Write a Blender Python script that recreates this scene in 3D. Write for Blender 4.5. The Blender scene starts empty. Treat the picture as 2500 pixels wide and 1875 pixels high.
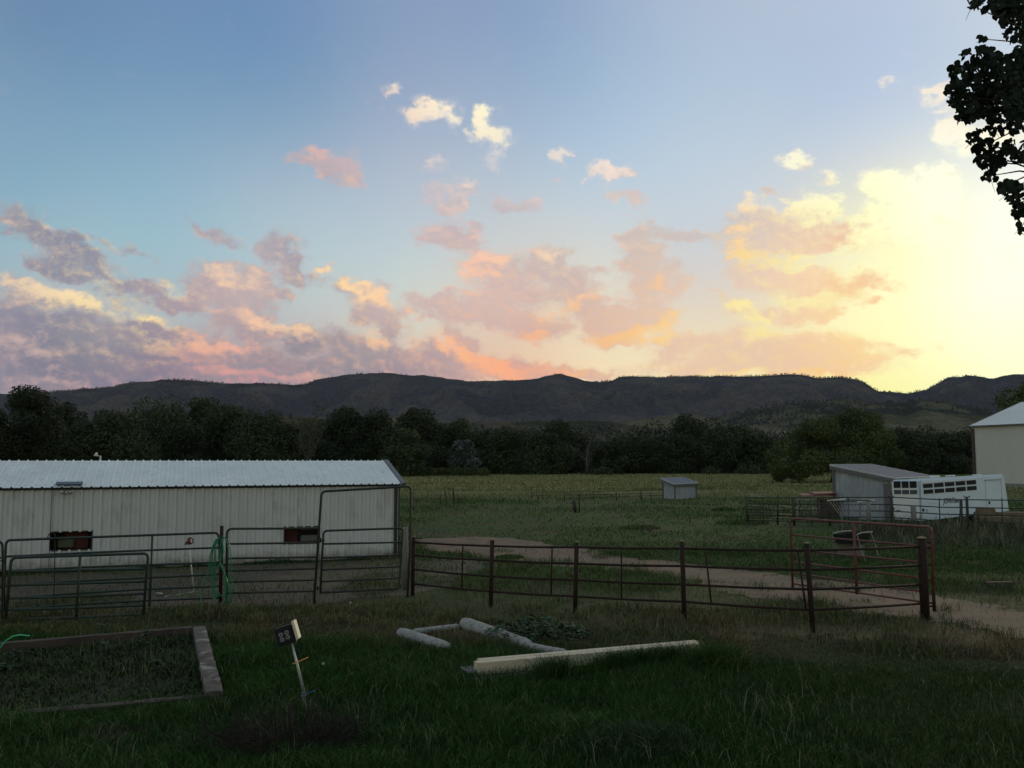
import bpy, bmesh, math, random
import numpy as np
from mathutils import Vector, Matrix

random.seed(7)
rng = np.random.default_rng(11)
sc = bpy.context.scene
COL = sc.collection

# ---------------------------------------------------------------- camera
FPX, CX, CY, HY, CAMZ = 2080.0, 1250.0, 937.5, 1125.0, 3.3
PITCH = math.atan((HY - CY) / FPX)
camd = bpy.data.cameras.new("camera")
camd.sensor_width = 36.0
camd.lens = 36.0 * FPX / 2500.0
camd.clip_start = 0.05
camd.clip_end = 30000.0
cam = bpy.data.objects.new("camera", camd)
cam.location = (0, 0, CAMZ)
cam.rotation_euler = (math.pi / 2 + PITCH, 0, 0)
COL.objects.link(cam)
sc.camera = cam
sc.render.resolution_x, sc.render.resolution_y = 1024, 768
sc.view_settings.view_transform = 'Standard'
sc.view_settings.look = 'None'
EXPO = 1.0
sc.view_settings.exposure = EXPO
sc.view_settings.gamma = 1.0
sc.cycles.max_bounces = 5
sc.cycles.diffuse_bounces = 2
sc.cycles.glossy_bounces = 2
sc.cycles.transparent_max_bounces = 8
sc.cycles.volume_bounces = 0
sc.cycles.use_denoising = True

def ray(px, py):
    """view direction of a surveyed photo point, world axes (+Y ahead, +Z up)"""
    x, z = (px - CX) / FPX, (CY - py) / FPX
    c, s = math.cos(PITCH), math.sin(PITCH)
    return Vector((x, c - z * s, s + z * c))

def G(px, py, z=0.0):
    """point of height z seen at (px, py)"""
    d = ray(px, py)
    t = (z - CAMZ) / d.z
    return Vector((d.x * t, d.y * t, z))

def P(px, py, Y):
    """point at depth Y seen at (px, py)"""
    d = ray(px, py)
    t = Y / d.y
    return Vector((d.x * t, Y, CAMZ + d.z * t))

def lin(c):
    c = np.asarray(c, float) / 255.0
    return np.where(c <= 0.04045, c / 12.92, ((c + 0.055) / 1.055) ** 2.4)

# ---------------------------------------------------------------- sky
def az_el(px, py):
    d = ray(px, py)
    return math.degrees(math.atan2(d.x, d.y)), math.degrees(math.atan2(d.z, math.hypot(d.x, d.y)))

AZ0, AZ1, EL0, EL1, NA, NE = -42.0, 42.0, -3.0, 37.0, 128, 96
AZ, EL = np.meshgrid(np.linspace(AZ0, AZ1, NA), np.linspace(EL0, EL1, NE))
VS = 2500.0 / 2212.0

def scatter(samples, power=3.0, soft=3.0):
    """smooth field through colour samples (x, y, (r,g,b))"""
    pts = np.array([az_el(x * VS, y * VS) for x, y, c in samples]); val = np.array([lin(c) for x, y, c in samples])
    ker = lambda d2: np.exp(-np.sqrt(d2 + soft ** 2) / power)
    d2 = ((pts[:, None] - pts[None]) ** 2).sum(-1)
    mean = val.mean(0)
    w = np.linalg.solve(ker(d2) + 0.02 * np.eye(len(pts)), val - mean)
    g = ker((AZ[..., None] - pts[:, 0]) ** 2 + (EL[..., None] - pts[:, 1]) ** 2)
    return np.clip(g @ w + mean, 0.02, 1.6)

def blob_field(blobs, base=-1.0, pw=1.0):
    f = np.full(AZ.shape, base)
    for b in blobs:
        x, y, rx, ry = b[:4]
        ang = math.radians(b[4]) if len(b) > 4 else 0.0
        w = b[5] if len(b) > 5 else 1.0
        a, e = az_el(x * VS, y * VS)
        k = 57.3 / FPX * VS
        dx, dy = AZ - a, -(EL - e)
        u = (dx * math.cos(ang) + dy * math.sin(ang)) / (rx * k)
        v = (-dx * math.sin(ang) + dy * math.cos(ang)) / (ry * k)
        g = w * 1.25 - (u * u + v * v) ** (0.75) * 1.1
        s = 0.12
        f = s * np.logaddexp(f / s, np.clip(g, -1.5, 1.2) / s)
    return np.clip(f, -1.0, 1.2)
# cloud lumps (x, y, rx, ry, tilt, weight) surveyed in the western sky
CLOUDS = [
 (85,500,85,30,22),(150,545,85,28,24),(30,480,30,18,20),(175,515,35,12,10),(0,515,18,12,0,.8),(130,582,60,16,14),(250,535,30,10,20,.6),(300,540,35,10,20,.45),
 (210,602,50,14,12),(290,628,80,15,10),(350,612,30,12,0,.6),(370,655,60,16,8),(270,655,35,12,25,.7),(40,632,35,12,18,.9),(30,603,30,8,0,.6),
 (470,512,52,17,14,.9),(605,550,45,38,35),(640,590,50,22,35),(590,520,25,10,20,.7),(615,635,25,12,20,.8),
 (700,581,17,12,0,1),(480,625,70,45,0),(545,620,60,40,0),(520,670,75,50,0),(420,640,30,20,0,.8),(560,600,25,16,0,.9),
 (765,625,42,20,0),(800,645,45,22,10),(815,680,55,32,15),(840,715,32,26,0,.9),(820,615,20,9,0,.9),(780,690,22,9,0,.8),(870,665,30,14,10,.8),
 (40,690,95,38,8),(180,705,110,40,6),(300,725,140,36,4),(440,745,130,30,6),(60,770,180,70,3,1.15),(250,785,240,60,2,1.15),(450,785,220,56,2,1.1),(560,725,60,22,10,.9),(100,635,120,20,8,.8),(320,686,70,10,12,.7),
 (560,712,70,20,6,.9),(650,735,60,26,12),(760,750,100,32,8),(850,770,110,40,8),(700,800,200,34,2),(900,810,140,30,3),(950,770,60,34,22),(1000,770,60,32,28),(1060,790,60,28,24),(1130,800,90,20,10),(1240,806,120,12,6),(1000,735,50,16,30,.8),
 (985,515,60,26,5),(930,515,40,14,12,.9),(1020,495,30,18,0,.9),(1035,570,50,30,0),(1090,600,80,45,0),(1075,550,25,16,0,.9),(1110,640,110,45,0),(1190,575,55,38,10),(1185,550,24,14,0,.9),(1225,620,70,42,15),(960,655,80,28,-5),(1020,675,110,32,5),(1120,695,110,32,5),(900,650,30,12,20,.6),(895,625,20,8,20,.5),(930,690,40,16,10,.8),
 (1160,722,50,18,0,.9),(1260,660,60,34,0),(1330,690,90,42,0),(1400,680,70,38,0),(1350,730,85,22,0,.95),(1300,715,50,14,12,.8),(1420,610,62,42,0),(1395,560,60,36,0),(1450,580,40,24,0,.9),(1375,520,35,24,0,.9),(1440,510,60,14,5,.9),(1510,513,55,9,0,.8),(1400,480,24,18,0,.7),(1345,432,38,12,10,.85),(1290,585,34,9,0,.6),(1210,710,30,10,10,.7),
 (990,412,58,30,0,.9),(975,445,32,32,20,.8),(1010,396,26,9,0,.7),(1110,447,56,15,5,.85),(1140,440,28,10,0,.8),
 (842,198,16,15,45,.95),(800,212,22,6,0,.4),(915,242,36,22,0,.95),(955,233,20,20,0,.95),(940,252,40,14,0,.85),(975,270,12,12,40,.5),
 (1042,262,26,26,0,1),(1062,288,34,24,15,1),(1092,298,24,22,0,.75),(1068,345,26,18,40,.8),
 (690,342,52,24,5,.9),(735,362,45,30,20,.9),(765,385,26,24,35,.85),(770,320,14,8,0,.6),(640,345,28,9,0,.5),(700,378,14,9,0,.7),
 (1216,333,15,13,45,.95),(1290,368,28,15,0,.95),(1330,372,32,17,0,1),(1345,352,12,7,0,.5),(950,356,14,8,0,.85),(1200,392,12,6,0,.6),(1190,290,6,6,0,.3),
 (1620,462,44,26,0),(1680,490,80,36,0),(1760,500,90,34,0),(1840,505,60,36,0),(1610,500,50,34,0),(1700,530,120,30,0),(1590,540,40,24,0,.9),(1755,448,46,24,0),(1800,455,28,22,0),(1725,425,24,14,0,.7),
 (1722,345,32,17,15,1),(1740,362,22,10,0,.9),(1690,362,10,6,0,.8),(1795,386,14,7,0,1),(1770,365,8,4,0,.5),(1670,415,24,12,10,.8),
 (1920,400,46,24,15,.95),(1975,430,70,34,20,1),(2020,410,40,40,0,1),(1930,480,50,44,0,1),(2000,490,60,50,0,1),(1990,395,40,20,0,.9),
 (1640,590,60,28,8),(1720,600,90,34,0),(1790,620,80,30,0),(1860,600,50,20,0,.9),(1920,612,62,17,0,1),(1960,618,40,10,0,.7),(1740,650,80,28,0,.9),(1600,600,40,12,0,.6),(1560,640,30,14,0,.5),
 (1600,665,36,26,20,.9),(1640,690,50,24,25,.9),(1735,680,52,20,0,.9),(1880,658,26,8,0,.8),(1808,676,24,9,0,.7),
 (1470,745,70,24,0,.95),(1560,740,110,26,0),(1640,760,180,44,0),(1720,760,130,34,4),(1800,770,90,34,6),(1560,790,160,30,0),(1740,795,140,26,0),(1440,770,26,30,30,.8),(1870,745,70,9,10,.7),(1960,760,60,5,2,.6),
 (1916,180,13,8,0,1),(2008,204,16,14,20,1),(1970,188,7,6,0,.4),(2030,236,26,10,0,.7),(2060,278,34,22,0,.85),(2120,300,60,30,0,.8),(2080,405,16,8,0,.4),(2195,545,14,30,0,.6),(2180,690,20,7,0,.5)]
# lumps turned to the light
LIGHTS = [
 (120,633,120,16,8,1.1),(325,686,50,8,10,1.3),(700,581,18,13,0,1.1),(480,600,30,16,20,.8),(535,610,24,12,0,.7),(570,700,40,16,30,.9),(610,712,40,10,0,.9),
 (60,752,120,18,3,.35),(400,748,130,16,4,.5),(470,745,60,16,8,1),(420,775,60,9,10,.9),(90,790,50,6,6,.6),(600,815,200,12,0,.45),(250,835,400,10,0,.2),
 (750,620,26,10,25,1.1),(800,640,40,14,0,1.1),(775,607,14,8,0,1.1),(780,692,14,7,0,.9),(870,662,12,8,0,1),(350,618,30,9,0,.5),(240,600,30,7,10,.5),(365,630,24,8,0,.5),
 (945,732,36,12,30,1.1),(1000,757,50,13,28,1.2),(1060,782,45,16,26,1.2),(1080,800,60,12,10,1.1),(1180,800,90,7,7,.9),(900,735,16,8,0,.9),(790,722,30,7,10,.7),(1240,806,80,6,5,.7),(810,735,60,9,6,.5),(650,715,26,7,0,.6),
 (1035,560,44,14,0,1),(1075,550,22,14,0,1),(1010,585,30,16,20,.8),(1060,590,26,10,0,.7),(1030,500,26,10,20,.5),(1190,545,14,7,0,1.3),(1240,655,60,10,-28,1),(1205,675,40,9,-25,.9),(1150,727,36,12,0,1),(1170,705,70,8,0,.5),(1265,640,12,5,0,.8),
 (1330,730,60,12,-12,1.3),(1390,718,40,14,-10,1.4),(1440,690,50,14,-30,.8),(1410,735,30,8,0,1),(1430,610,20,20,0,.5),
 (842,198,20,16,0,.9),(920,236,44,20,0,1.2),(955,228,20,14,0,1.3),(1042,258,28,22,0,1.4),(1055,290,34,16,20,1.3),(690,328,44,10,0,.8),(760,392,22,14,30,.7),(700,378,14,8,0,.6),(1216,333,16,14,0,1.1),(1310,368,50,16,0,1.1),(1012,393,18,6,0,1.2),(1140,440,26,7,0,.8),(770,320,14,8,0,.9),(990,445,26,26,0,.3),
 (1630,445,44,12,5,1.3),(1690,462,40,8,10,1.1),(1745,475,40,10,10,1.2),(1755,440,40,22,0,1.4),(1800,440,28,26,10,1.4),(1600,500,26,16,0,1),(1600,545,40,14,0,1.1),(1660,555,80,8,0,.8),(1760,560,110,12,0,1.2),(1880,570,70,22,0,1.1),
 (1722,342,34,18,0,1.4),(1795,386,12,6,0,1.2),(1690,362,10,6,0,1.2),(1950,400,110,60,10,1.5),(2000,470,90,70,0,1.5),(2100,540,120,120,0,1.5),(1890,470,40,60,20,1.1),
 (1590,655,30,16,0,1.2),(1640,705,50,14,15,1.2),(1690,650,60,10,0,.8),(1760,655,60,10,0,.9),(1970,625,60,14,0,1),(1820,640,60,8,0,.9),(1660,725,40,8,0,1),(1850,770,50,9,0,.8),(1880,740,70,10,5,1),(1800,815,160,12,0,.8),(1600,815,140,9,0,.5),
 (1916,178,12,8,0,1.2),(2008,200,16,14,0,1.2),(2055,285,40,24,0,1.3),(2120,310,70,40,0,1.4),(2195,545,14,30,0,1)]

SKYC = [(0,0,(107,138,172)),(550,0,(112,143,182)),(1100,0,(138,161,195)),(1650,0,(181,194,214)),(2150,0,(204,214,226)),
 (0,270,(128,162,189)),(600,274,(131,163,192)),(1150,230,(155,180,206)),(1650,274,(184,202,220)),(2100,300,(212,222,228)),
 (0,440,(138,172,192)),(550,440,(166,187,203)),(850,440,(184,195,208)),(1250,440,(191,207,221)),(1500,420,(199,211,222)),(1830,360,(210,218,226)),(2000,330,(222,230,226)),
 (0,590,(154,188,200)),(350,560,(160,190,203)),(850,550,(190,204,212)),(1250,520,(208,214,214)),(1530,580,(212,214,212)),(1600,430,(204,213,222)),(1550,500,(206,213,218)),(1570,640,(228,216,202)),(1890,350,(212,220,226)),(2050,360,(238,242,238)),(2180,450,(262,262,250)),(2080,560,(272,272,244)),
 (300,640,(165,192,200)),(900,640,(210,214,206)),(100,700,(190,180,178)),(600,680,(190,200,200)),(900,720,(222,216,196)),(1350,745,(240,226,196)),(1250,780,(246,226,188)),
 (0,830,(150,136,150)),(600,830,(200,160,158)),(1000,800,(230,190,165)),(1400,790,(250,232,190)),(1520,660,(228,214,198)),
 (1900,820,(258,253,176)),(1980,700,(268,268,226)),(1950,760,(268,268,216)),(1880,660,(264,262,212)),(1900,500,(256,252,214)),(2040,620,(270,270,232)),(2130,840,(262,262,206)),(1700,720,(257,248,196)),(1800,660,(260,254,200)),(2100,760,(268,268,228)),(2200,800,(268,268,222)),(2210,650,(270,270,235)),(1850,560,(262,256,200)),(1980,560,(268,266,220))]
SHC = [(110,520,(140,143,160)),(0,690,(146,142,158)),(250,700,(160,154,162)),(300,800,(134,126,144)),(50,800,(128,126,144)),(600,740,(152,144,154)),
 (480,500,(166,166,176)),(620,560,(162,160,172)),(520,640,(196,178,178)),(340,630,(168,154,166)),(710,360,(190,178,184)),(800,690,(200,180,176)),(800,780,(164,150,156)),
 (1000,520,(198,182,184)),(990,420,(196,196,204)),(1100,610,(208,188,182)),(1220,590,(204,188,182)),(1000,670,(216,190,182)),(1400,560,(210,196,188)),(1100,800,(210,170,160)),(900,800,(176,154,157)),
 (1300,680,(226,196,178)),(1450,620,(222,202,188)),(930,240,(216,214,216)),(1080,300,(204,208,216)),(1700,490,(230,202,180)),(1860,505,(228,196,172)),(1700,535,(244,211,182)),(1700,610,(247,212,178)),(1920,612,(254,212,160)),(1650,770,(242,206,172)),(1450,780,(236,204,176)),(1850,790,(254,214,166)),
 (1720,680,(254,218,170)),(2000,480,(258,252,205)),(2150,600,(262,262,225)),(1500,505,(200,196,198)),(1330,430,(214,200,194)),(2050,270,(250,240,215)),(1850,350,(230,226,220))]
LTC = [(0,740,(204,176,170)),(450,745,(240,180,158)),(300,840,(196,150,152)),(100,640,(250,222,178)),(330,685,(255,228,170)),(480,620,(236,200,178)),(700,580,(255,218,170)),(560,700,(250,212,172)),
 (780,620,(255,216,172)),(710,360,(216,180,178)),(930,240,(255,240,212)),(1060,275,(255,248,214)),(1050,570,(252,204,176)),(1200,560,(250,226,190)),(1320,660,(248,190,152)),(1350,720,(255,208,140)),(1150,730,(244,190,150)),
 (1000,760,(255,186,142)),(1100,800,(252,176,138)),(1300,370,(244,226,216)),(1100,440,(216,200,204)),(1630,455,(255,246,210)),(1770,455,(262,258,205)),(1960,420,(266,266,236)),(1600,520,(255,220,160)),(1700,560,(256,244,184)),(1600,670,(255,242,176)),(1750,820,(255,205,140)),(1950,700,(262,260,208)),(2150,560,(275,275,230)),(2000,200,(246,232,214)),(1725,350,(255,248,222)),(600,820,(214,160,156))]

def sanitize(field, edge):
    """fade the field to a constant at the borders of the mapped part of the sky"""
    fa = np.clip(np.minimum(AZ - AZ0, AZ1 - AZ) / 4.0, 0, 1) * np.clip((EL1 - EL) / 3.0, 0, 1)
    return field * fa + edge * (1 - fa)

world = bpy.data.worlds.new("World")
sc.world = world
world.use_nodes = True
NT = world.node_tree
for n in list(NT.nodes): NT.nodes.remove(n)
LK = NT.links.new

def nd(tree, t, **kw):
    n = tree.nodes.new(t)
    for k, v in kw.items():
        if k == 'ins':
            for a, b in v.items(): n.inputs[a].default_value = b
        else: setattr(n, k, v)
    return n

def wmath(op, a, b=None, c=None, clamp=False, tree=None):
    tree = tree or NT
    n = tree.nodes.new('ShaderNodeMath'); n.operation = op; n.use_clamp = clamp
    for i, v in enumerate((a, b, c)):
        if v is None: continue
        if isinstance(v, (int, float)): n.inputs[i].default_value = v
        else: tree.links.new(v, n.inputs[i])
    return n.outputs[0]

geo = nd(NT, 'ShaderNodeTexCoord')
sep = nd(NT, 'ShaderNodeSeparateXYZ'); LK(geo.outputs['Generated'], sep.inputs[0])
azn = wmath('MULTIPLY', wmath('ARCTAN2', sep.outputs[0], sep.outputs[1]), 57.29578)
eln = wmath('MULTIPLY', wmath('ARCSINE', sep.outputs[2]), 57.29578)
# noise used to fray and fluff the clouds, in degrees of azimuth / elevation
cmb = nd(NT, 'ShaderNodeCombineXYZ'); LK(azn, cmb.inputs[0]); LK(wmath('MULTIPLY', eln, 1.35), cmb.inputs[1])
warp = nd(NT, 'ShaderNodeTexNoise', noise_dimensions='2D', ins={'Scale': 0.42, 'Detail': 4.0, 'Roughness': 0.58})
LK(cmb.outputs[0], warp.inputs['Vector'])
wsp = nd(NT, 'ShaderNodeSeparateColor'); LK(warp.outputs['Color'], wsp.inputs[0])
azw = wmath('ADD', azn, wmath('MULTIPLY', wmath('SUBTRACT', wsp.outputs[0], 0.5), 3.6))
elw = wmath('ADD', eln, wmath('MULTIPLY', wmath('SUBTRACT', wsp.outputs[1], 0.5), 2.2))

def unit(v, a, b):
    return wmath('DIVIDE', wmath('SUBTRACT', v, a), b - a, clamp=True)

def curve3(fac, cols):
    """RGB curve with three profiles given as arrays in 0..1"""
    n = NT.nodes.new('ShaderNodeRGBCurve')
    m = n.mapping
    m.use_clip = False
    for ch in range(3):
        y = cols[ch]
        c = m.curves[ch]
        xs = np.linspace(0, 1, len(y))
        c.points[0].location = (0.0, float(y[0])); c.points[-1].location = (1.0, float(y[-1]))
        for i in range(1, len(y) - 1):
            c.points.new(float(xs[i]), float(y[i]))
    m.update()
    cb = NT.nodes.new('ShaderNodeCombineXYZ')
    for i in range(3): LK(fac, cb.inputs[i])
    LK(cb.outputs[0], n.inputs['Color'])
    return n.outputs['Color']

def sep_map(field, rank, fa, fe):
    """separable field: sum over k of a_k(azimuth) * e_k(elevation); returns a value socket"""
    mean = float(field.mean())
    U, S, Vt = np.linalg.svd(field - mean, full_matrices=False)
    rank = int(math.ceil(rank / 3.0) * 3)
    total = None
    for k in range(0, rank, 3):
        A, E = [], []
        offa, sca, offe, sce = [], [], [], []
        for j in range(k, k + 3):
            a, e = Vt[j] * math.sqrt(S[j]), U[:, j] * math.sqrt(S[j])
            for arr, O, Sx, out in ((a, offa, sca, A), (e, offe, sce, E)):
                lo, hi = float(arr.min()), float(arr.max()) + 1e-9
                out.append((arr - lo) / (hi - lo)); O.append(lo); Sx.append(hi - lo)
        vs = []
        for f, prof, O, Sx in ((fa, A, offa, sca), (fe, E, offe, sce)):
            cv = curve3(f, prof)
            ma = nd(NT, 'ShaderNodeVectorMath', operation='MULTIPLY_ADD')
            LK(cv, ma.inputs[0]); ma.inputs[1].default_value = Sx; ma.inputs[2].default_value = O
            vs.append(ma.outputs[0])
        dp = nd(NT, 'ShaderNodeVectorMath', operation='DOT_PRODUCT')
        LK(vs[0], dp.inputs[0]); LK(vs[1], dp.inputs[1])
        total = dp.outputs['Value'] if total is None else wmath('ADD', total, dp.outputs['Value'])
    return wmath('ADD', total, mean)

def rgb_map(field, rank, fa, fe):
    cb = NT.nodes.new('ShaderNodeCombineXYZ')
    for i in range(3): LK(sep_map(field[..., i][::4, ::4], rank, fa, fe), cb.inputs[i])
    return cb.outputs[0]

ua, ue = unit(azn, AZ0, AZ1), unit(eln, EL0, EL1)
uaw, uew = unit(azw, AZ0, AZ1), unit(elw, EL0, EL1)
D = sep_map(sanitize(blob_field(CLOUDS), -1.0), 33, uaw, uew)
H = sep_map(sanitize(blob_field(LIGHTS, -0.6), -0.6), 21, uaw, uew)
skyc = rgb_map(scatter(SKYC, 16.0, 5.0), 9, ua, ue)
shc = rgb_map(scatter(SHC, 8.0, 2.0), 9, ua, ue)
ltc = rgb_map(scatter(LTC, 8.0, 2.0), 9, ua, ue)

def fbm(off):
    ad = nd(NT, 'ShaderNodeVectorMath', operation='ADD'); LK(cmb.outputs[0], ad.inputs[0]); ad.inputs[1].default_value = off
    n = nd(NT, 'ShaderNodeTexNoise', noise_dimensions='2D', ins={'Scale': 0.62, 'Detail': 8.0, 'Roughness': 0.6, 'Distortion': 0.3})
    LK(ad.outputs[0], n.inputs['Vector'])
    return n.outputs['Fac']
f0, f1 = fbm((0, 0, 0)), fbm((0.25, 0.4, 0))
fine = nd(NT, 'ShaderNodeTexNoise', noise_dimensions='2D', ins={'Scale': 2.3, 'Detail': 5.0, 'Roughness': 0.6, 'Distortion': 0.6}); LK(cmb.outputs[0], fine.inputs['Vector'])
ff = wmath('SUBTRACT', fine.outputs['Fac'], 0.5)
dens = wmath('ADD', wmath('ADD', wmath('MULTIPLY', D, 1.15), wmath('MULTIPLY', wmath('SUBTRACT', f0, 0.5), 2.0)), wmath('MULTIPLY', ff, 1.1))
dens = wmath('ADD', dens, 0.20)
mr = nd(NT, 'ShaderNodeMapRange', interpolation_type='SMOOTHSTEP', ins={1: -0.32, 2: 1.10, 3: 0.0, 4: 1.0}); LK(dens, mr.inputs[0])
alpha = mr.outputs[0]
relief = wmath('MULTIPLY', wmath('SUBTRACT', f0, f1), 2.6)
thin = wmath('MULTIPLY', wmath('SUBTRACT', 1.0, alpha), 0.30)
lit = wmath('ADD', wmath('ADD', wmath('ADD', wmath('ADD', H, relief), thin), 0.10), wmath('MULTIPLY', ff, 1.3))
lr = nd(NT, 'ShaderNodeMapRange', interpolation_type='SMOOTHSTEP', ins={1: -0.9, 2: 1.45, 3: 0.0, 4: 1.0}); LK(lit, lr.inputs[0])
cmix = nd(NT, 'ShaderNodeMix', data_type='RGBA'); LK(lr.outputs[0], cmix.inputs[0]); LK(shc, cmix.inputs[6]); LK(ltc, cmix.inputs[7])
vl = nd(NT, 'ShaderNodeMapRange', interpolation_type='SMOOTHSTEP', ins={1: -0.60, 2: 0.70, 3: 0.0, 4: 0.50}); LK(wmath('ADD', D, wmath('MULTIPLY', wmath('SUBTRACT', f1, 0.42), 1.6)), vl.inputs[0])
smix = nd(NT, 'ShaderNodeMix', data_type='RGBA'); LK(wmath('MAXIMUM', alpha, vl.outputs[0]), smix.inputs[0]); LK(skyc, smix.inputs[6]); LK(cmix.outputs[2], smix.inputs[7])

SUN_AZ, SUN_EL = 31.0, 7.0
sky = nd(NT, 'ShaderNodeTexSky', sky_type='NISHITA', sun_disc=False)
sky.sun_elevation = math.radians(SUN_EL); sky.sun_rotation = math.radians(SUN_AZ)
sky.air_density = 1.0; sky.dust_density = 0.8; sky.altitude = 1600
NISH = 0.15
TINT = (1.46, 1.12, 0.84)   # the camera's white balance
skl = nd(NT, 'ShaderNodeVectorMath', operation='MULTIPLY'); LK(sky.outputs[0], skl.inputs[0]); skl.inputs[1].default_value = [NISH * t for t in TINT]
# the dusk sky opposite the sunset is dimmer towards the horizon than overhead
duk = nd(NT, 'ShaderNodeMapRange', interpolation_type='SMOOTHSTEP', ins={1: 2.0, 2: 60.0, 3: 0.42, 4: 1.45}); LK(eln, duk.inputs[0])
sk2 = nd(NT, 'ShaderNodeVectorMath', operation='SCALE'); LK(skl.outputs[0], sk2.inputs[0]); LK(duk.outputs[0], sk2.inputs['Scale'])
wst = nd(NT, 'ShaderNodeVectorMath', operation='SCALE'); LK(smix.outputs[2], wst.inputs[0]); wst.inputs['Scale'].default_value = 2.0 ** -EXPO
# the surveyed western sky passes into the plain dusk sky overhead and behind
ma1 = nd(NT, 'ShaderNodeMapRange', interpolation_type='SMOOTHSTEP', ins={1: 38.0, 2: 62.0, 3: 1.0, 4: 0.0}); LK(wmath('ABSOLUTE', azn), ma1.inputs[0])
ma2 = nd(NT, 'ShaderNodeMapRange', interpolation_type='SMOOTHSTEP', ins={1: 33.0, 2: 55.0, 3: 1.0, 4: 0.0}); LK(eln, ma2.inputs[0])
wmix = nd(NT, 'ShaderNodeMix', data_type='RGBA'); LK(wmath('MULTIPLY', ma1.outputs[0], ma2.outputs[0]), wmix.inputs[0])
LK(sk2.outputs[0], wmix.inputs[6]); LK(wst.outputs[0], wmix.inputs[7])
bg = nd(NT, 'ShaderNodeBackground'); LK(wmix.outputs[2], bg.inputs['Color']); bg.inputs['Strength'].default_value = 1.0
wo = nd(NT, 'ShaderNodeOutputWorld'); LK(bg.outputs[0], wo.inputs['Surface'])
world.cycles.sampling_method = 'MANUAL'
world.cycles.sample_map_resolution = 512

sund = bpy.data.lights.new("sun", 'SUN')
sund.energy = 0.6
sund.angle = math.radians(12)
sund.color = (1.0, 0.78, 0.5)
sun = bpy.data.objects.new("sun", sund)
sv = Vector((math.sin(math.radians(SUN_AZ)) * math.cos(math.radians(SUN_EL)), math.cos(math.radians(SUN_AZ)) * math.cos(math.radians(SUN_EL)), math.sin(math.radians(SUN_EL))))
sun.rotation_euler = (-sv).to_track_quat('-Z', 'Y').to_euler()
sun.location = (60, 100, 40)
COL.objects.link(sun)

# ---------------------------------------------------------------- helpers
def tag(o, label=None, cat=None, group=None, kind=None):
    if label: o['label'] = label
    if cat: o['category'] = cat
    if group: o['group'] = group
    if kind: o['kind'] = kind
    return o

def thing(name, label, cat, loc, group=None):
    o = bpy.data.objects.new(name, None)
    o.empty_display_size = 0.2
    o.location = loc
    COL.objects.link(o)
    return tag(o, label, cat, group)

def wloc(o):
    v = Vector((0, 0, 0))
    while o is not None:
        v = v + Vector(o.location); o = o.parent
    return v

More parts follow.
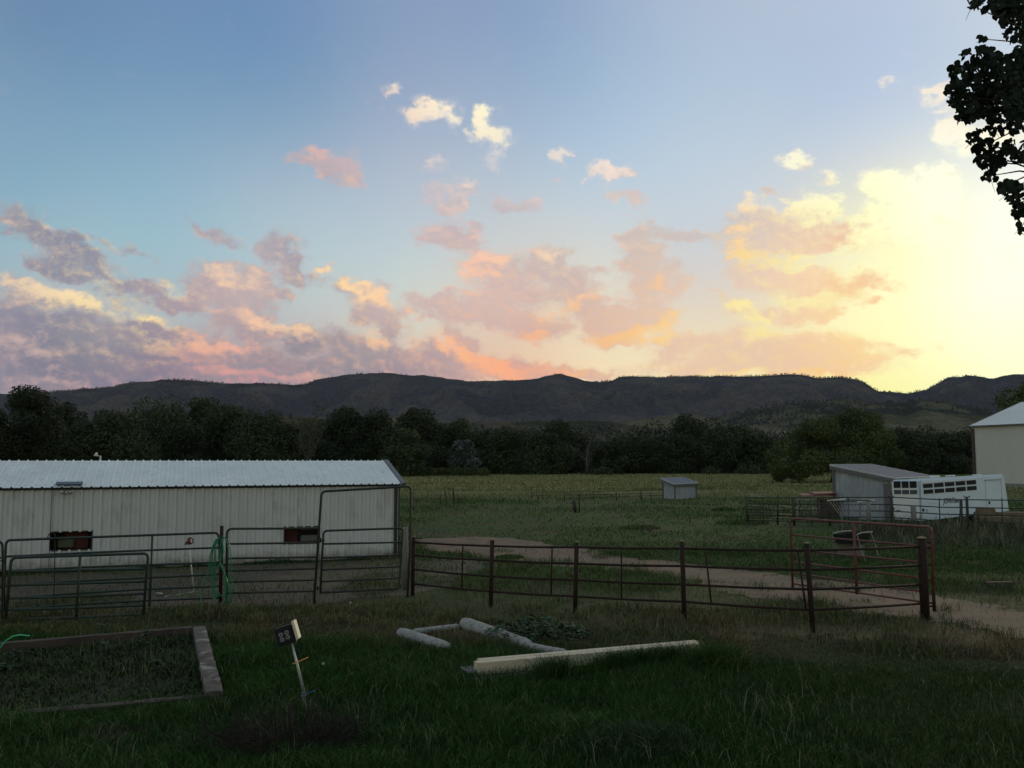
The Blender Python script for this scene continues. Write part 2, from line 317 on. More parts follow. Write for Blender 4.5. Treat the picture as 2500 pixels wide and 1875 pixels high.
class MB:
    """collects faces given in world coordinates"""
    def __init__(self): self.v, self.f, self.uvs = [], [], None
    def add(self, vs, fs):
        b = len(self.v)
        self.v += [tuple(p) for p in vs]
        self.f += [tuple(i + b for i in f) for f in fs]
        return self
    def quad(self, a, b, c, d): return self.add((a, b, c, d), ((0, 1, 2, 3),))
    def prism(self, base, vec):
        n = len(base); vec = Vector(vec)
        vs = [Vector(p) for p in base] + [Vector(p) + vec for p in base]
        fs = [tuple(range(n))[::-1], tuple(range(n, 2 * n))] + [(i, (i + 1) % n, n + (i + 1) % n, n + i) for i in range(n)]
        return self.add(vs, fs)
    def box(self, c, sx, sy, sz, ax=(1, 0, 0), ay=(0, 1, 0), az=(0, 0, 1)):
        c = Vector(c); X, Y, Z = Vector(ax).normalized() * sx / 2, Vector(ay).normalized() * sy / 2, Vector(az).normalized() * sz / 2
        return self.prism([c - X - Y - Z, c + X - Y - Z, c + X + Y - Z, c - X + Y - Z], Z * 2)
    def tube(self, pts, r, n=8, caps=True, r2=None):
        pts = [Vector(p) for p in pts]
        m = len(pts); vs = []; prev = None
        for i, p in enumerate(pts):
            if i == 0: t = pts[1] - p
            elif i == m - 1: t = p - pts[i - 1]
            else: t = (pts[i + 1] - p).normalized() + (p - pts[i - 1]).normalized()
            t.normalize()
            if prev is None:
                a = Vector((0, 0, 1)) if abs(t.z) < 0.9 else Vector((1, 0, 0))
                u = t.cross(a).normalized()
            else:
                u = (prev - t * prev.dot(t)).normalized()
            prev = u; w = t.cross(u)
            rr = r if r2 is None else r + (r2 - r) * i / (m - 1)
            if isinstance(r, (list, tuple)): rr = r[i]
            for k in range(n):
                a = 2 * math.pi * k / n
                vs.append(p + u * math.cos(a) * rr + w * math.sin(a) * rr)
        fs = [(i * n + k, i * n + (k + 1) % n, (i + 1) * n + (k + 1) % n, (i + 1) * n + k) for i in range(m - 1) for k in range(n)]
        if caps: fs += [tuple(range(n))[::-1], tuple(range((m - 1) * n, m * n))]
        return self.add(vs, fs)
    def pieces(self):
        par = list(range(len(self.v)))
        def find(i):
            while par[i] != i: par[i] = par[par[i]]; i = par[i]
            return i
        for f in self.f:
            for k in f[1:]: par[find(k)] = find(f[0])
        grp = {}
        for f in self.f: grp.setdefault(find(f[0]), []).append(f)
        out = []
        for fs in grp.values():
            ids = sorted({i for f in fs for i in f}); m = {j: i for i, j in enumerate(ids)}
            q = MB(); q.v = [self.v[j] for j in ids]; q.f = [tuple(m[j] for j in f) for f in fs]; out.append(q)
        return out
    def each(self, name, mat, parent, **kw):
        return [q.build(name, mat, parent, **kw) for q in self.pieces()]
    def build(self, name, mat, parent=None, smooth=False, origin=None, bevel=0.0):
        o0 = wloc(parent) if parent is not None else Vector(origin or (0, 0, 0))
        me = bpy.data.meshes.new(name)
        me.from_pydata([(x - o0.x, y - o0.y, z - o0.z) for x, y, z in self.v], [], self.f)
        me.update()
        if bevel:
            bm = bmesh.new(); bm.from_mesh(me)
            bmesh.ops.recalc_face_normals(bm, faces=bm.faces)
            bmesh.ops.bevel(bm, geom=[e for e in bm.edges if e.calc_face_angle(0) > 0.6], offset=bevel, segments=2, affect='EDGES', clamp_overlap=True)
            bm.to_mesh(me); bm.free()
        if smooth:
            me.polygons.foreach_set('use_smooth', [True] * len(me.polygons))
        me.materials.append(mat)
        o = bpy.data.objects.new(name, me)
        COL.objects.link(o)
        if parent is not None: o.parent = parent
        else: o.location = o0
        return o

def np_mesh(name, verts, faces, mat, parent=None, origin=(0, 0, 0), attr=None, smooth=False):
    """verts (n,3), faces (m,k) arrays"""
    me = bpy.data.meshes.new(name)
    o0 = np.array(wloc(parent) if parent is not None else origin, float)
    verts = verts - o0
    k = faces.shape[1]
    me.vertices.add(len(verts)); me.vertices.foreach_set('co', verts.astype(np.float32).ravel())
    me.loops.add(faces.size); me.loops.foreach_set('vertex_index', faces.astype(np.int32).ravel())
    me.polygons.add(len(faces)); me.polygons.foreach_set('loop_start', np.arange(0, faces.size, k, dtype=np.int32))
    if attr is not None:
        a = me.attributes.new('tint', 'FLOAT', 'POINT'); a.data.foreach_set('value', attr.astype(np.float32))
    if smooth: me.polygons.foreach_set('use_smooth', np.ones(len(faces), dtype=bool))
    me.update(calc_edges=True)
    me.validate()
    me.materials.append(mat)
    o = bpy.data.objects.new(name, me); COL.objects.link(o)
    if parent is not None: o.parent = parent
    else: o.location = o0
    return o

def mk(name):
    m = bpy.data.materials.new(name); m.use_nodes = True
    t = m.node_tree
    return m, t, t.nodes['Principled BSDF']

def pmat(name, c1, c2=None, scale=3.0, rough=0.6, metal=0.0, bump=0.0, bscale=None, stretch=(1, 1, 1), detail=6.0, lo=0.35, hi=0.65, c3=None, s3=18.0, spec=0.4):
    """two (or three) toned procedural paint / wood / metal"""
    m, t, b = mk(name)
    b.inputs['Roughness'].default_value = rough
    b.inputs['Metallic'].default_value = metal
    b.inputs['Specular IOR Level'].default_value = spec
    tc = nd(t, 'ShaderNodeTexCoord'); mp = nd(t, 'ShaderNodeMapping'); mp.inputs['Scale'].default_value = stretch
    t.links.new(tc.outputs['Object'], mp.inputs['Vector'])
    n = nd(t, 'ShaderNodeTexNoise', ins={'Scale': scale, 'Detail': detail, 'Roughness': 0.62}); t.links.new(mp.outputs[0], n.inputs['Vector'])
    r = nd(t, 'ShaderNodeMapRange', ins={1: lo, 2: hi}); t.links.new(n.outputs['Fac'], r.inputs[0])
    mx = nd(t, 'ShaderNodeMix', data_type='RGBA'); t.links.new(r.outputs[0], mx.inputs[0])
    c2 = c2 or [x * 0.7 for x in c1]
    mx.inputs[6].default_value = (*c1, 1); mx.inputs[7].default_value = (*c2, 1)
    out = mx.outputs[2]
    if c3:
        n3 = nd(t, 'ShaderNodeTexNoise', ins={'Scale': s3, 'Detail': 4.0}); t.links.new(mp.outputs[0], n3.inputs['Vector'])
        r3 = nd(t, 'ShaderNodeMapRange', ins={1: 0.55, 2: 0.68}); t.links.new(n3.outputs['Fac'], r3.inputs[0])
        m3 = nd(t, 'ShaderNodeMix', data_type='RGBA'); t.links.new(r3.outputs[0], m3.inputs[0]); t.links.new(out, m3.inputs[6]); m3.inputs[7].default_value = (*c3, 1)
        out = m3.outputs[2]
    t.links.new(out, b.inputs['Base Color'])
    if bump:
        n2 = nd(t, 'ShaderNodeTexNoise', ins={'Scale': bscale or scale * 4, 'Detail': 5.0}); t.links.new(mp.outputs[0], n2.inputs['Vector'])
        bp = nd(t, 'ShaderNodeBump', ins={'Strength': bump, 'Distance': 0.02}); t.links.new(n2.outputs['Fac'], bp.inputs['Height'])
        t.links.new(bp.outputs[0], b.inputs['Normal'])
    return m

def leafmat(name, c1, c2, scale, tint=True, rough=0.75):
    """foliage: large light and dark patches by place, small spread by leaf"""
    m, t, b = mk(name)
    b.inputs['Roughness'].default_value = rough; b.inputs['Specular IOR Level'].default_value = 0.15
    g = nd(t, 'ShaderNodeNewGeometry')
    n = nd(t, 'ShaderNodeTexNoise', ins={'Scale': scale, 'Detail': 4.0, 'Roughness': 0.6}); t.links.new(g.outputs['Position'], n.inputs['Vector'])
    r = nd(t, 'ShaderNodeMapRange', ins={1: 0.32, 2: 0.68}); t.links.new(n.outputs['Fac'], r.inputs[0])
    mx = nd(t, 'ShaderNodeMix', data_type='RGBA'); t.links.new(r.outputs[0], mx.inputs[0])
    mx.inputs[6].default_value = (*c1, 1); mx.inputs[7].default_value = (*c2, 1)
    at = nd(t, 'ShaderNodeAttribute', attribute_name='tint')
    sc_ = nd(t, 'ShaderNodeMapRange', ins={1: 0.0, 2: 1.0, 3: 0.65, 4: 1.4}); t.links.new(at.outputs['Fac'], sc_.inputs[0])
    vm = nd(t, 'ShaderNodeVectorMath', operation='SCALE'); t.links.new(mx.outputs[2], vm.inputs[0]); t.links.new(sc_.outputs[0], vm.inputs['Scale'])
    t.links.new(vm.outputs[0], b.inputs['Base Color'])
    return m

M = {}
M['white_panel'] = pmat('white_panel', (0.56, 0.565, 0.55), (0.51, 0.515, 0.50), 0.8, 0.6, c3=(0.46, 0.455, 0.43), s3=3, stretch=(1, 1, 0.5))
def splash(m, top, col):
    # mud splashed up the foot of a wall
    t = m.node_tree; b = t.nodes['Principled BSDF']; src = b.inputs['Base Color'].links[0].from_socket
    tc = nd(t, 'ShaderNodeTexCoord'); sp = nd(t, 'ShaderNodeSeparateXYZ'); t.links.new(tc.outputs['Object'], sp.inputs[0])
    n = nd(t, 'ShaderNodeTexNoise', ins={'Scale': 3.5, 'Detail': 6.0, 'Roughness': 0.7}); t.links.new(tc.outputs['Object'], n.inputs['Vector'])
    z = wmath('ADD', sp.outputs[2], wmath('MULTIPLY', wmath('SUBTRACT', n.outputs['Fac'], 0.5, tree=t), top * 2.2, tree=t), tree=t)
    r = nd(t, 'ShaderNodeMapRange', ins={1: top * .15, 2: top, 3: 0.75, 4: 0.0}); t.links.new(z, r.inputs[0])
    mx = nd(t, 'ShaderNodeMix', data_type='RGBA'); t.links.new(r.outputs[0], mx.inputs[0]); t.links.new(src, mx.inputs[6]); mx.inputs[7].default_value = (*col, 1)
    t.links.new(mx.outputs[2], b.inputs['Base Color'])
splash(M['white_panel'], .40, (0.20, 0.165, 0.13))
M['white_roof'] = pmat('white_roof', (0.76, 0.77, 0.75), (0.66, 0.67, 0.65), 0.7, 0.55, c3=(0.6, 0.6, 0.57), s3=5)
M['black_trim'] = pmat('black_trim', (0.02, 0.02, 0.022), (0.035, 0.035, 0.036), 3, 0.5)
M['grey_trim'] = pmat('grey_trim', (0.09, 0.09, 0.095), (0.13, 0.13, 0.13), 3, 0.5)
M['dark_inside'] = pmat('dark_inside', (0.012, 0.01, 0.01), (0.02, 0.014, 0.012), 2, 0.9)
M['red_board'] = pmat('red_board', (0.10, 0.022, 0.018), (0.05, 0.014, 0.012), 4, 0.8, stretch=(6, 6, 1))
M['feed_bag'] = pmat('feed_bag', (0.10, 0.11, 0.06), (0.06, 0.07, 0.04), 4, 0.8)
M['green_pipe'] = pmat('green_pipe', (0.014, 0.042, 0.031), (0.022, 0.030, 0.024), 5, 0.6, c3=(0.035, 0.022, 0.018), s3=16)
M['dull_green_pipe'] = pmat('dull_green_pipe', (0.020, 0.027, 0.022), (0.032, 0.034, 0.027), 6, 0.65, c3=(0.036, 0.024, 0.018), s3=14)
M['rust_pipe'] = pmat('rust_pipe', (0.022, 0.013, 0.011), (0.036, 0.020, 0.015), 7, 0.8, c3=(0.016, 0.011, 0.010), s3=22, bump=0.3, spec=0.2)
M['red_pipe'] = pmat('red_pipe', (0.120, 0.026, 0.022), (0.125, 0.046, 0.038), 5, 0.55, c3=(0.13, 0.10, 0.085), s3=20)
M['cap'] = pmat('cap', (0.16, 0.13, 0.08), (0.24, 0.2, 0.12), 9, 0.7)
M['grey_wood'] = pmat('grey_wood', (0.20, 0.19, 0.18), (0.12, 0.11, 0.10), 6, 0.9, bump=0.5, stretch=(6, 6, 0.6))
M['log'] = pmat('log', (0.36, 0.345, 0.32), (0.25, 0.24, 0.22), 3.5, 0.9, bump=0.4, c3=(0.12, 0.112, 0.10), s3=14, stretch=(.6, 2, 2))
M['fresh_wood'] = pmat('fresh_wood', (0.60, 0.52, 0.39), (0.48, 0.39, 0.27), 2.5, 0.75, stretch=(0.6, 5, 8), c3=(0.36, 0.27, 0.17), s3=8)
M['sleeper'] = pmat('sleeper', (0.085, 0.06, 0.05), (0.05, 0.036, 0.03), 3, 0.95, bump=0.8, bscale=25)
M['worn_sleeper'] = pmat('worn_sleeper', (0.13, 0.108, 0.092), (0.065, 0.05, 0.043), 2.6, 0.95, bump=0.8, bscale=25, c3=(0.25, 0.23, 0.20), s3=4)
M['hose'] = pmat('hose', (0.012, 0.22, 0.11), (0.01, 0.16, 0.08), 3, 0.35)
M['bright_hose'] = pmat('bright_hose', (0.05, 0.48, 0.24), (0.04, 0.40, 0.2), 3, 0.4)
M['red_paint'] = pmat('red_paint', (0.20, 0.03, 0.025), (0.12, 0.02, 0.02), 12, 0.5)
M['pale_pipe'] = pmat('pale_pipe', (0.58, 0.56, 0.5), (0.45, 0.43, 0.38), 6, 0.5)
M['worn_pipe'] = pmat('worn_pipe', (0.34, 0.33, 0.30), (0.22, 0.215, 0.2), 6, 0.6)
M['galv'] = pmat('galv', (0.42, 0.44, 0.45), (0.33, 0.35, 0.36), 5, 0.45, metal=0.3)
M['shed_wall'] = pmat('shed_wall', (0.30, 0.32, 0.35), (0.245, 0.265, 0.295), 1.2, 0.7, c3=(0.36, 0.38, 0.40), s3=6, stretch=(1, 1, 0.3))
M['shed_roof'] = pmat('shed_roof', (0.13, 0.155, 0.20), (0.11, 0.13, 0.17), 1.5, 0.9, spec=0.1)
M['shed_trim'] = pmat('shed_trim', (0.42, 0.43, 0.44), (0.36, 0.37, 0.38), 3, 0.6)
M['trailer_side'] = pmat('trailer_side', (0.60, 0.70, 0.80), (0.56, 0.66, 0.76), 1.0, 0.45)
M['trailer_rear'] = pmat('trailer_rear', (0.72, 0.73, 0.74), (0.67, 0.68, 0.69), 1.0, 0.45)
M['window_dark'] = pmat('window_dark', (0.014, 0.016, 0.022), (0.022, 0.022, 0.03), 4, 0.6, spec=0.1)
M['window_grey'] = pmat('window_grey', (0.085, 0.09, 0.10), (0.07, 0.075, 0.085), 4, 0.6, spec=0.1)
M['black'] = pmat('black', (0.012, 0.012, 0.014), (0.02, 0.02, 0.022), 6, 0.6, spec=0.15)
M['barn_wall'] = pmat('barn_wall', (0.54, 0.53, 0.50), (0.50, 0.49, 0.46), 0.3, 0.65, stretch=(1, 1, 0.2))
M['barn_roof'] = pmat('barn_roof', (0.62, 0.63, 0.6), (0.56, 0.57, 0.55), 0.3, 0.5)
M['concrete'] = pmat('concrete', (0.26, 0.25, 0.22), (0.18, 0.18, 0.15), 1.5, 0.9)
M['hay'] = pmat('hay', (0.20, 0.15, 0.095), (0.13, 0.10, 0.065), 5, 0.95, bump=0.7, bscale=30)
M['bark'] = pmat('bark', (0.06, 0.05, 0.042), (0.035, 0.03, 0.026), 4, 0.95, bump=0.6, stretch=(3, 3, 0.5))
M['pale_bark'] = pmat('pale_bark', (0.09, 0.086, 0.076), (0.055, 0.052, 0.046), 4, 0.9, stretch=(2, 2, 0.5))
M['orange'] = pmat('orange', (0.75, 0.33, 0.12), (0.65, 0.28, 0.1), 9, 0.4)
M['blue'] = pmat('blue', (0.04, 0.16, 0.34), (0.03, 0.12, 0.28), 9, 0.4)
M['socket'] = pmat('socket', (0.30, 0.30, 0.28), (0.24, 0.24, 0.23), 20, 0.5)
M['cream'] = pmat('cream', (0.62, 0.60, 0.47), (0.55, 0.53, 0.42), 12, 0.5)
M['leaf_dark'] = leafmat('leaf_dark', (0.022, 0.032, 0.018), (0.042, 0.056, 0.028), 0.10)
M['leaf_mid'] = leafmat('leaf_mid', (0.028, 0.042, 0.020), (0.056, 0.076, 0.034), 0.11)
M['leaf_grey'] = leafmat('leaf_grey', (0.060, 0.074, 0.066), (0.090, 0.108, 0.094), 0.5)
M['leaf_warm'] = leafmat('leaf_warm', (0.040, 0.058, 0.022), (0.084, 0.110, 0.040), 0.2)
M['leaf_bush'] = leafmat('leaf_bush', (0.055, 0.068, 0.028), (0.075, 0.092, 0.036), 0.5)
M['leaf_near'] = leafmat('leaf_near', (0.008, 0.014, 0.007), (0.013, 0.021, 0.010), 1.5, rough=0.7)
M['twig'] = leafmat('twig', (0.028, 0.024, 0.020), (0.045, 0.038, 0.030), 2.0)
M['dock_leaf'] = leafmat('dock_leaf', (0.018, 0.040, 0.018), (0.034, 0.062, 0.028), 3.0)
M['litter'] = pmat('litter', (0.19, 0.15, 0.10), (0.09, 0.07, 0.05), 2.0, 0.9)
M['bed_leaf'] = leafmat('bed_leaf', (0.034, 0.044, 0.020), (0.045, 0.070, 0.024), 1.2)
M['pine'] = leafmat('pine', (0.018, 0.024, 0.022), (0.030, 0.036, 0.032), 0.01)
M['weed'] = leafmat('weed', (0.040, 0.050, 0.026), (0.10, 0.092, 0.058), 0.7)

# ---- one colour survey of the fields, shared by the soil and the blades that grow on it
FG = bpy.data.node_groups.new('field_colour', 'ShaderNodeTree')
FG.interface.new_socket('Position', in_out='INPUT', socket_type='NodeSocketVector')
FG.interface.new_socket('Color', in_out='OUTPUT', socket_type='NodeSocketColor')
def _field():
    gi = FG.nodes.new('NodeGroupInput'); go = FG.nodes.new('NodeGroupOutput')
    L = FG.links.new
    def noise(scale, detail=4.0, stretch=(1, 1, 1), off=(0, 0, 0)):
        mp = nd(FG, 'ShaderNodeMapping'); mp.inputs['Scale'].default_value = stretch; mp.inputs['Location'].default_value = off
        L(gi.outputs[0], mp.inputs['Vector'])
        n = nd(FG, 'ShaderNodeTexNoise', ins={'Scale': scale, 'Detail': detail, 'Roughness': 0.62}); L(mp.outputs[0], n.inputs['Vector'])
        return n.outputs['Fac']
    def rng_(v, a, b, lo=0.0, hi=1.0, smooth=True):
        n = nd(FG, 'ShaderNodeMapRange', ins={1: a, 2: b, 3: lo, 4: hi}, interpolation_type='SMOOTHSTEP' if smooth else 'LINEAR'); L(v, n.inputs[0])
        return n.outputs[0]
    def mix(f, a, b):
        n = nd(FG, 'ShaderNodeMix', data_type='RGBA'); L(f, n.inputs[0])
        for i, c in ((6, a), (7, b)):
            if isinstance(c, tuple): n.inputs[i].default_value = (*c, 1)
            else: L(c, n.inputs[i])
        return n.outputs[2]
    sp = nd(FG, 'ShaderNodeSeparateXYZ'); L(gi.outputs[0], sp.inputs[0])
    X, Y = sp.outputs[0], sp.outputs[1]
    nb = noise(0.045, 4.0, (0.5, 1.6, 1))
    nm = noise(0.35, 5.0)
    nf = noise(2.6, 4.0)
    Yw = wmath('ADD', Y, wmath('MULTIPLY', wmath('SUBTRACT', nb, 0.5), 26.0, tree=FG), tree=FG)
    lawn = mix(rng_(nm, 0.35, 0.65), (0.021, 0.054, 0.011), (0.030, 0.062, 0.017))
    lawn = mix(rng_(X, 1.0, 9.0), lawn, (0.042, 0.058, 0.020))
    lawn = mix(rng_(wmath('ADD', wmath('MULTIPLY', nm, 0.6, tree=FG), wmath('MULTIPLY', nf, 0.4, tree=FG), tree=FG), 0.56, 0.66), lawn, (0.062, 0.060, 0.034))
    dry = mix(rng_(nm, 0.42, 0.60), (0.125, 0.088, 0.050), (0.058, 0.068, 0.028))
    dry = mix(rng_(noise(1.3, 4.0), 0.50, 0.62), dry, (0.080, 0.062, 0.042))
    green = mix(rng_(nb, 0.4, 0.6), (0.046, 0.074, 0.024), (0.064, 0.094, 0.030))
    green = mix(rng_(nm, 0.52, 0.66), green, (0.088, 0.084, 0.046))
    tan = mix(rng_(noise(0.02, 4.0, (0.4, 2.5, 1)), 0.38, 0.62), (0.160, 0.160, 0.074), (0.185, 0.176, 0.086))
    tan = mix(rng_(noise(0.06, 5.0, (0.3, 2.2, 1)), 0.5, 0.62), tan, (0.105, 0.118, 0.052))
    c = mix(rng_(wmath('ADD', wmath('ADD', Y, wmath('MULTIPLY', X, 0.14, tree=FG), tree=FG), wmath('MULTIPLY', wmath('SUBTRACT', nm, 0.5), 5.0, tree=FG), tree=FG), 16.9, 19.0), lawn, dry)
    c = mix(rng_(Yw, 26.0, 40.0), c, green)
    c = mix(rng_(Yw, 78.0, 104.0), c, tan)
    c = mix(rng_(Y, 260.0, 500.0), c, (0.05, 0.055, 0.035))
    L(c, go.inputs[0])
_field()

def fieldmat(name, gain, tint=False, bump=0.0, straw=True):
    m, t, b = mk(name)
    b.inputs['Roughness'].default_value = 0.9; b.inputs['Specular IOR Level'].default_value = 0.1
    g = nd(t, 'ShaderNodeNewGeometry'); gr = nd(t, 'ShaderNodeGroup', node_tree=FG); t.links.new(g.outputs['Position'], gr.inputs[0])
    n = nd(t, 'ShaderNodeTexNoise', ins={'Scale': 5.0, 'Detail': 8.0, 'Roughness': 0.7}); t.links.new(g.outputs['Position'], n.inputs['Vector'])
    r = nd(t, 'ShaderNodeMapRange', ins={1: 0.25, 2: 0.75, 3: gain * 0.6, 4: gain * 1.4}); t.links.new(n.outputs['Fac'], r.inputs[0])
    s = r.outputs[0]
    if tint:
        at = nd(t, 'ShaderNodeAttribute', attribute_name='tint')
        mr_ = nd(t, 'ShaderNodeMapRange', ins={1: 0.0, 2: 1.0, 3: 0.55, 4: 1.5}); t.links.new(at.outputs['Fac'], mr_.inputs[0])
        s = wmath('MULTIPLY', s, mr_.outputs[0], tree=t)
    vm = nd(t, 'ShaderNodeVectorMath', operation='SCALE'); t.links.new(gr.outputs[0], vm.inputs[0]); t.links.new(s, vm.inputs['Scale'])
    out = vm.outputs[0]
    if tint and straw:   # a few straw-dry blades
        st = nd(t, 'ShaderNodeMapRange', ins={1: 0.955, 2: 0.97}); t.links.new(at.outputs['Fac'], st.inputs[0])
        mx = nd(t, 'ShaderNodeMix', data_type='RGBA'); t.links.new(st.outputs[0], mx.inputs[0]); t.links.new(out, mx.inputs[6]); mx.inputs[7].default_value = (0.20, 0.20, 0.11, 1)
        out = mx.outputs[2]
    t.links.new(out, b.inputs['Base Color'])
    if bump:
        bp = nd(t, 'ShaderNodeBump', ins={'Strength': bump, 'Distance': 0.12}); t.links.new(n.outputs['Fac'], bp.inputs['Height']); t.links.new(bp.outputs[0], b.inputs['Normal'])
    return m
M['soil'] = fieldmat('field_soil', 0.85, bump=0.8)
M['blade'] = fieldmat('grass_blade', 1.25, tint=True)
M['pasture_blade'] = fieldmat('pasture_blade', 1.35, tint=True, straw=False)
M['dirt'] = pmat('dirt', (0.155, 0.102, 0.062), (0.108, 0.074, 0.046), 0.7, 0.95, bump=0.8, bscale=14, c3=(0.075, 0.070, 0.036), s3=1.5)
M['yard'] = pmat('yard', (0.100, 0.070, 0.050), (0.060, 0.046, 0.032), 0.8, 0.95, bump=0.7, bscale=10, c3=(0.045, 0.052, 0.026), s3=1.4)
M['bed_soil'] = pmat('bed_soil', (0.034, 0.026, 0.017), (0.022, 0.030, 0.012), 2.5, 0.95, bump=0.8, bscale=14)

# ---------------------------------------------------------------- ground, path, yard
gv = MB()
gv.quad((-9000, -3000, 0), (9000, -3000, 0), (9000, 9000, 0), (-9000, 9000, 0))
tag(gv.build('ground', M['soil']), kind='structure')

def ragged(outline, name, mat, z, amp, step=0.25, seed=1):
    """flat patch with a frayed outline; outline = ground points"""
    rr = np.random.default_rng(seed)
    pts = [np.array((p[0], p[1])) for p in outline]
    out = []
    ph = rr.uniform(0, 6.28, 12)
    s = 0.0
    for i in range(len(pts)):
        a, b = pts[i], pts[(i + 1) % len(pts)]
        L = np.linalg.norm(b - a); n = max(2, int(L / step)); d = (b - a) / L; nrm = np.array((-d[1], d[0]))
        for k in range(n):
            t = k / n; s += L / n
            w = sum(math.sin(s * f + ph[j]) / (j + 1) ** 0.7 for j, f in enumerate((0.9, 1.7, 3.1, 5.3, 8.7))) * amp * 0.4 + rr.normal() * amp * 0.35
            out.append(a + (b - a) * t + nrm * w)
    me = bpy.data.meshes.new(name); bm = bmesh.new()
    vs = [bm.verts.new((p[0], p[1], z)) for p in out]
    f = bm.faces.new(vs)
    if f.normal.z < 0: f.normal_flip()
    bmesh.ops.triangulate(bm, faces=[f])
    bm.normal_update()
    if sum(q.normal.z for q in bm.faces) < 0: bmesh.ops.reverse_faces(bm, faces=bm.faces)
    bm.to_mesh(me); bm.free(); me.materials.append(mat)
    o = bpy.data.objects.new(name, me); COL.objects.link(o)
    return tag(o, kind='structure'), [(float(p[0]), float(p[1])) for p in out]

PU = [(1012,1318),(1152,1311),(1253,1313),(1304,1323),(1354,1333),(1430,1338),(1506,1356),(1560,1366),(1678,1378),(1830,1391),(1960,1412),(2120,1432),(2280,1450),(2500,1492),(2900,1560)]
PD = [(3000,1680),(2500,1556),(2300,1522),(2238,1510),(2104,1500),(1986,1478),(1957,1467),(1830,1454),(1729,1437),(1653,1411),(1577,1396),(1506,1394),(1418,1384),(1316,1381),(1210,1371),(1150,1352),(1040,1345)]
_, PATH = ragged([G(*p) for p in PU + PD], 'dirt_path', M['dirt'], 0.008, 0.34, 0.16, 3)
YD = [(-400,1450),(0,1408),(400,1385),(700,1374),(985,1362),(1060,1358),(1215,1370),(1190,1394),(1110,1402),(1100,1436),(1000,1452),(900,1462),(760,1476),(600,1480),(420,1486),(200,1498),(-400,1530)]
_, YARD = ragged([G(*p) for p in YD], 'dirt_yard', M['yard'], 0.004, 0.35, 0.18, 5)

def inside(poly, x, y):
    """vectorised point in polygon"""
    px = np.array([p[0] for p in poly]); py = np.array([p[1] for p in poly])
    res = np.zeros(x.shape, bool); j = len(px) - 1
    for i in range(len(px)):
        c = ((py[i] > y) != (py[j] > y)) & (x < (px[j] - px[i]) * (y - py[i]) / (py[j] - py[i] + 1e-12) + px[i])
        res ^= c; j = i
    return res

# ---------------------------------------------------------------- hills
def prof(pts, pad=0.0):
    az = np.array([math.degrees(math.atan((x * VS - CX) / FPX)) for x, y in pts])
    ta = np.array([(HY - y * VS) / FPX for x, y in pts])          # tangent of height angle (per metre of depth)
    def f(a): return np.interp(a, az, ta)
    return f
SKYLINE = [(-300,850),(-150,848),(0,845),(60,842),(130,838),(200,832),(270,825),(350,822),(430,824),(500,831),(560,829),(600,831),(640,833),(670,825),(700,815),(740,806),(780,802),(830,802),(870,806),(920,808),(960,815),(1010,820),(1060,822),(1110,820),(1150,818),(1180,808),(1210,804),(1240,810),(1265,820),(1300,820),(1330,814),(1350,806),(1400,805),(1450,808),(1520,812),(1580,816),(1620,815),(1680,811),(1700,812),(1730,820),(1790,817),(1840,823),(1870,834),(1895,845),(1940,845),(1975,848),(2010,840),(2030,828),(2060,813),(2090,810),(2110,813),(2135,818),(2160,811),(2212,810),(2400,800),(2600,815)]
FOOT = [(-300,980),(1100,960),(1400,915),(1540,906),(1600,890),(1650,880),(1685,873),(1750,872),(1790,865),(1836,866),(1886,872),(1920,868),(1985,865),(2013,863),(2046,865),(2083,874),(2123,886),(2152,895),(2212,900),(2600,910)]
TANH = [(-300,960),(560,915),(640,902),(800,900),(1000,912),(1300,925),(1325,917),(1365,908),(1425,899),(1462,893),(1510,896),(1580,920),(1800,930),(1915,903),(1956,898),(1999,884),(2055,893),(2125,901),(2212,905),(2600,920)]
MESA = [(-300,920),(0,915),(560,905),(600,898),(640,898),(700,905),(990,913),(1130,910),(1315,908),(1400,922),(1700,938),(2600,945)]

def vnoise(x, y, seed):
    """smooth value noise"""
    r = np.random.default_rng(seed); T = r.random((64, 64))
    xi, yi = np.floor(x).astype(int), np.floor(y).astype(int)
    fx, fy = x - xi, y - yi; fx = fx * fx * (3 - 2 * fx); fy = fy * fy * (3 - 2 * fy)
    g = lambda a, b: T[a % 64, b % 64]
    return (g(xi, yi) * (1 - fx) + g(xi + 1, yi) * fx) * (1 - fy) + (g(xi, yi + 1) * (1 - fx) + g(xi + 1, yi + 1) * fx) * fy
def fbmn(x, y, seed, o=5):
    s = 0; a = 0.5
    for k in range(o):
        s = s + a * vnoise(x * 2 ** k, y * 2 ** k, seed + k); a *= 0.5
    return s

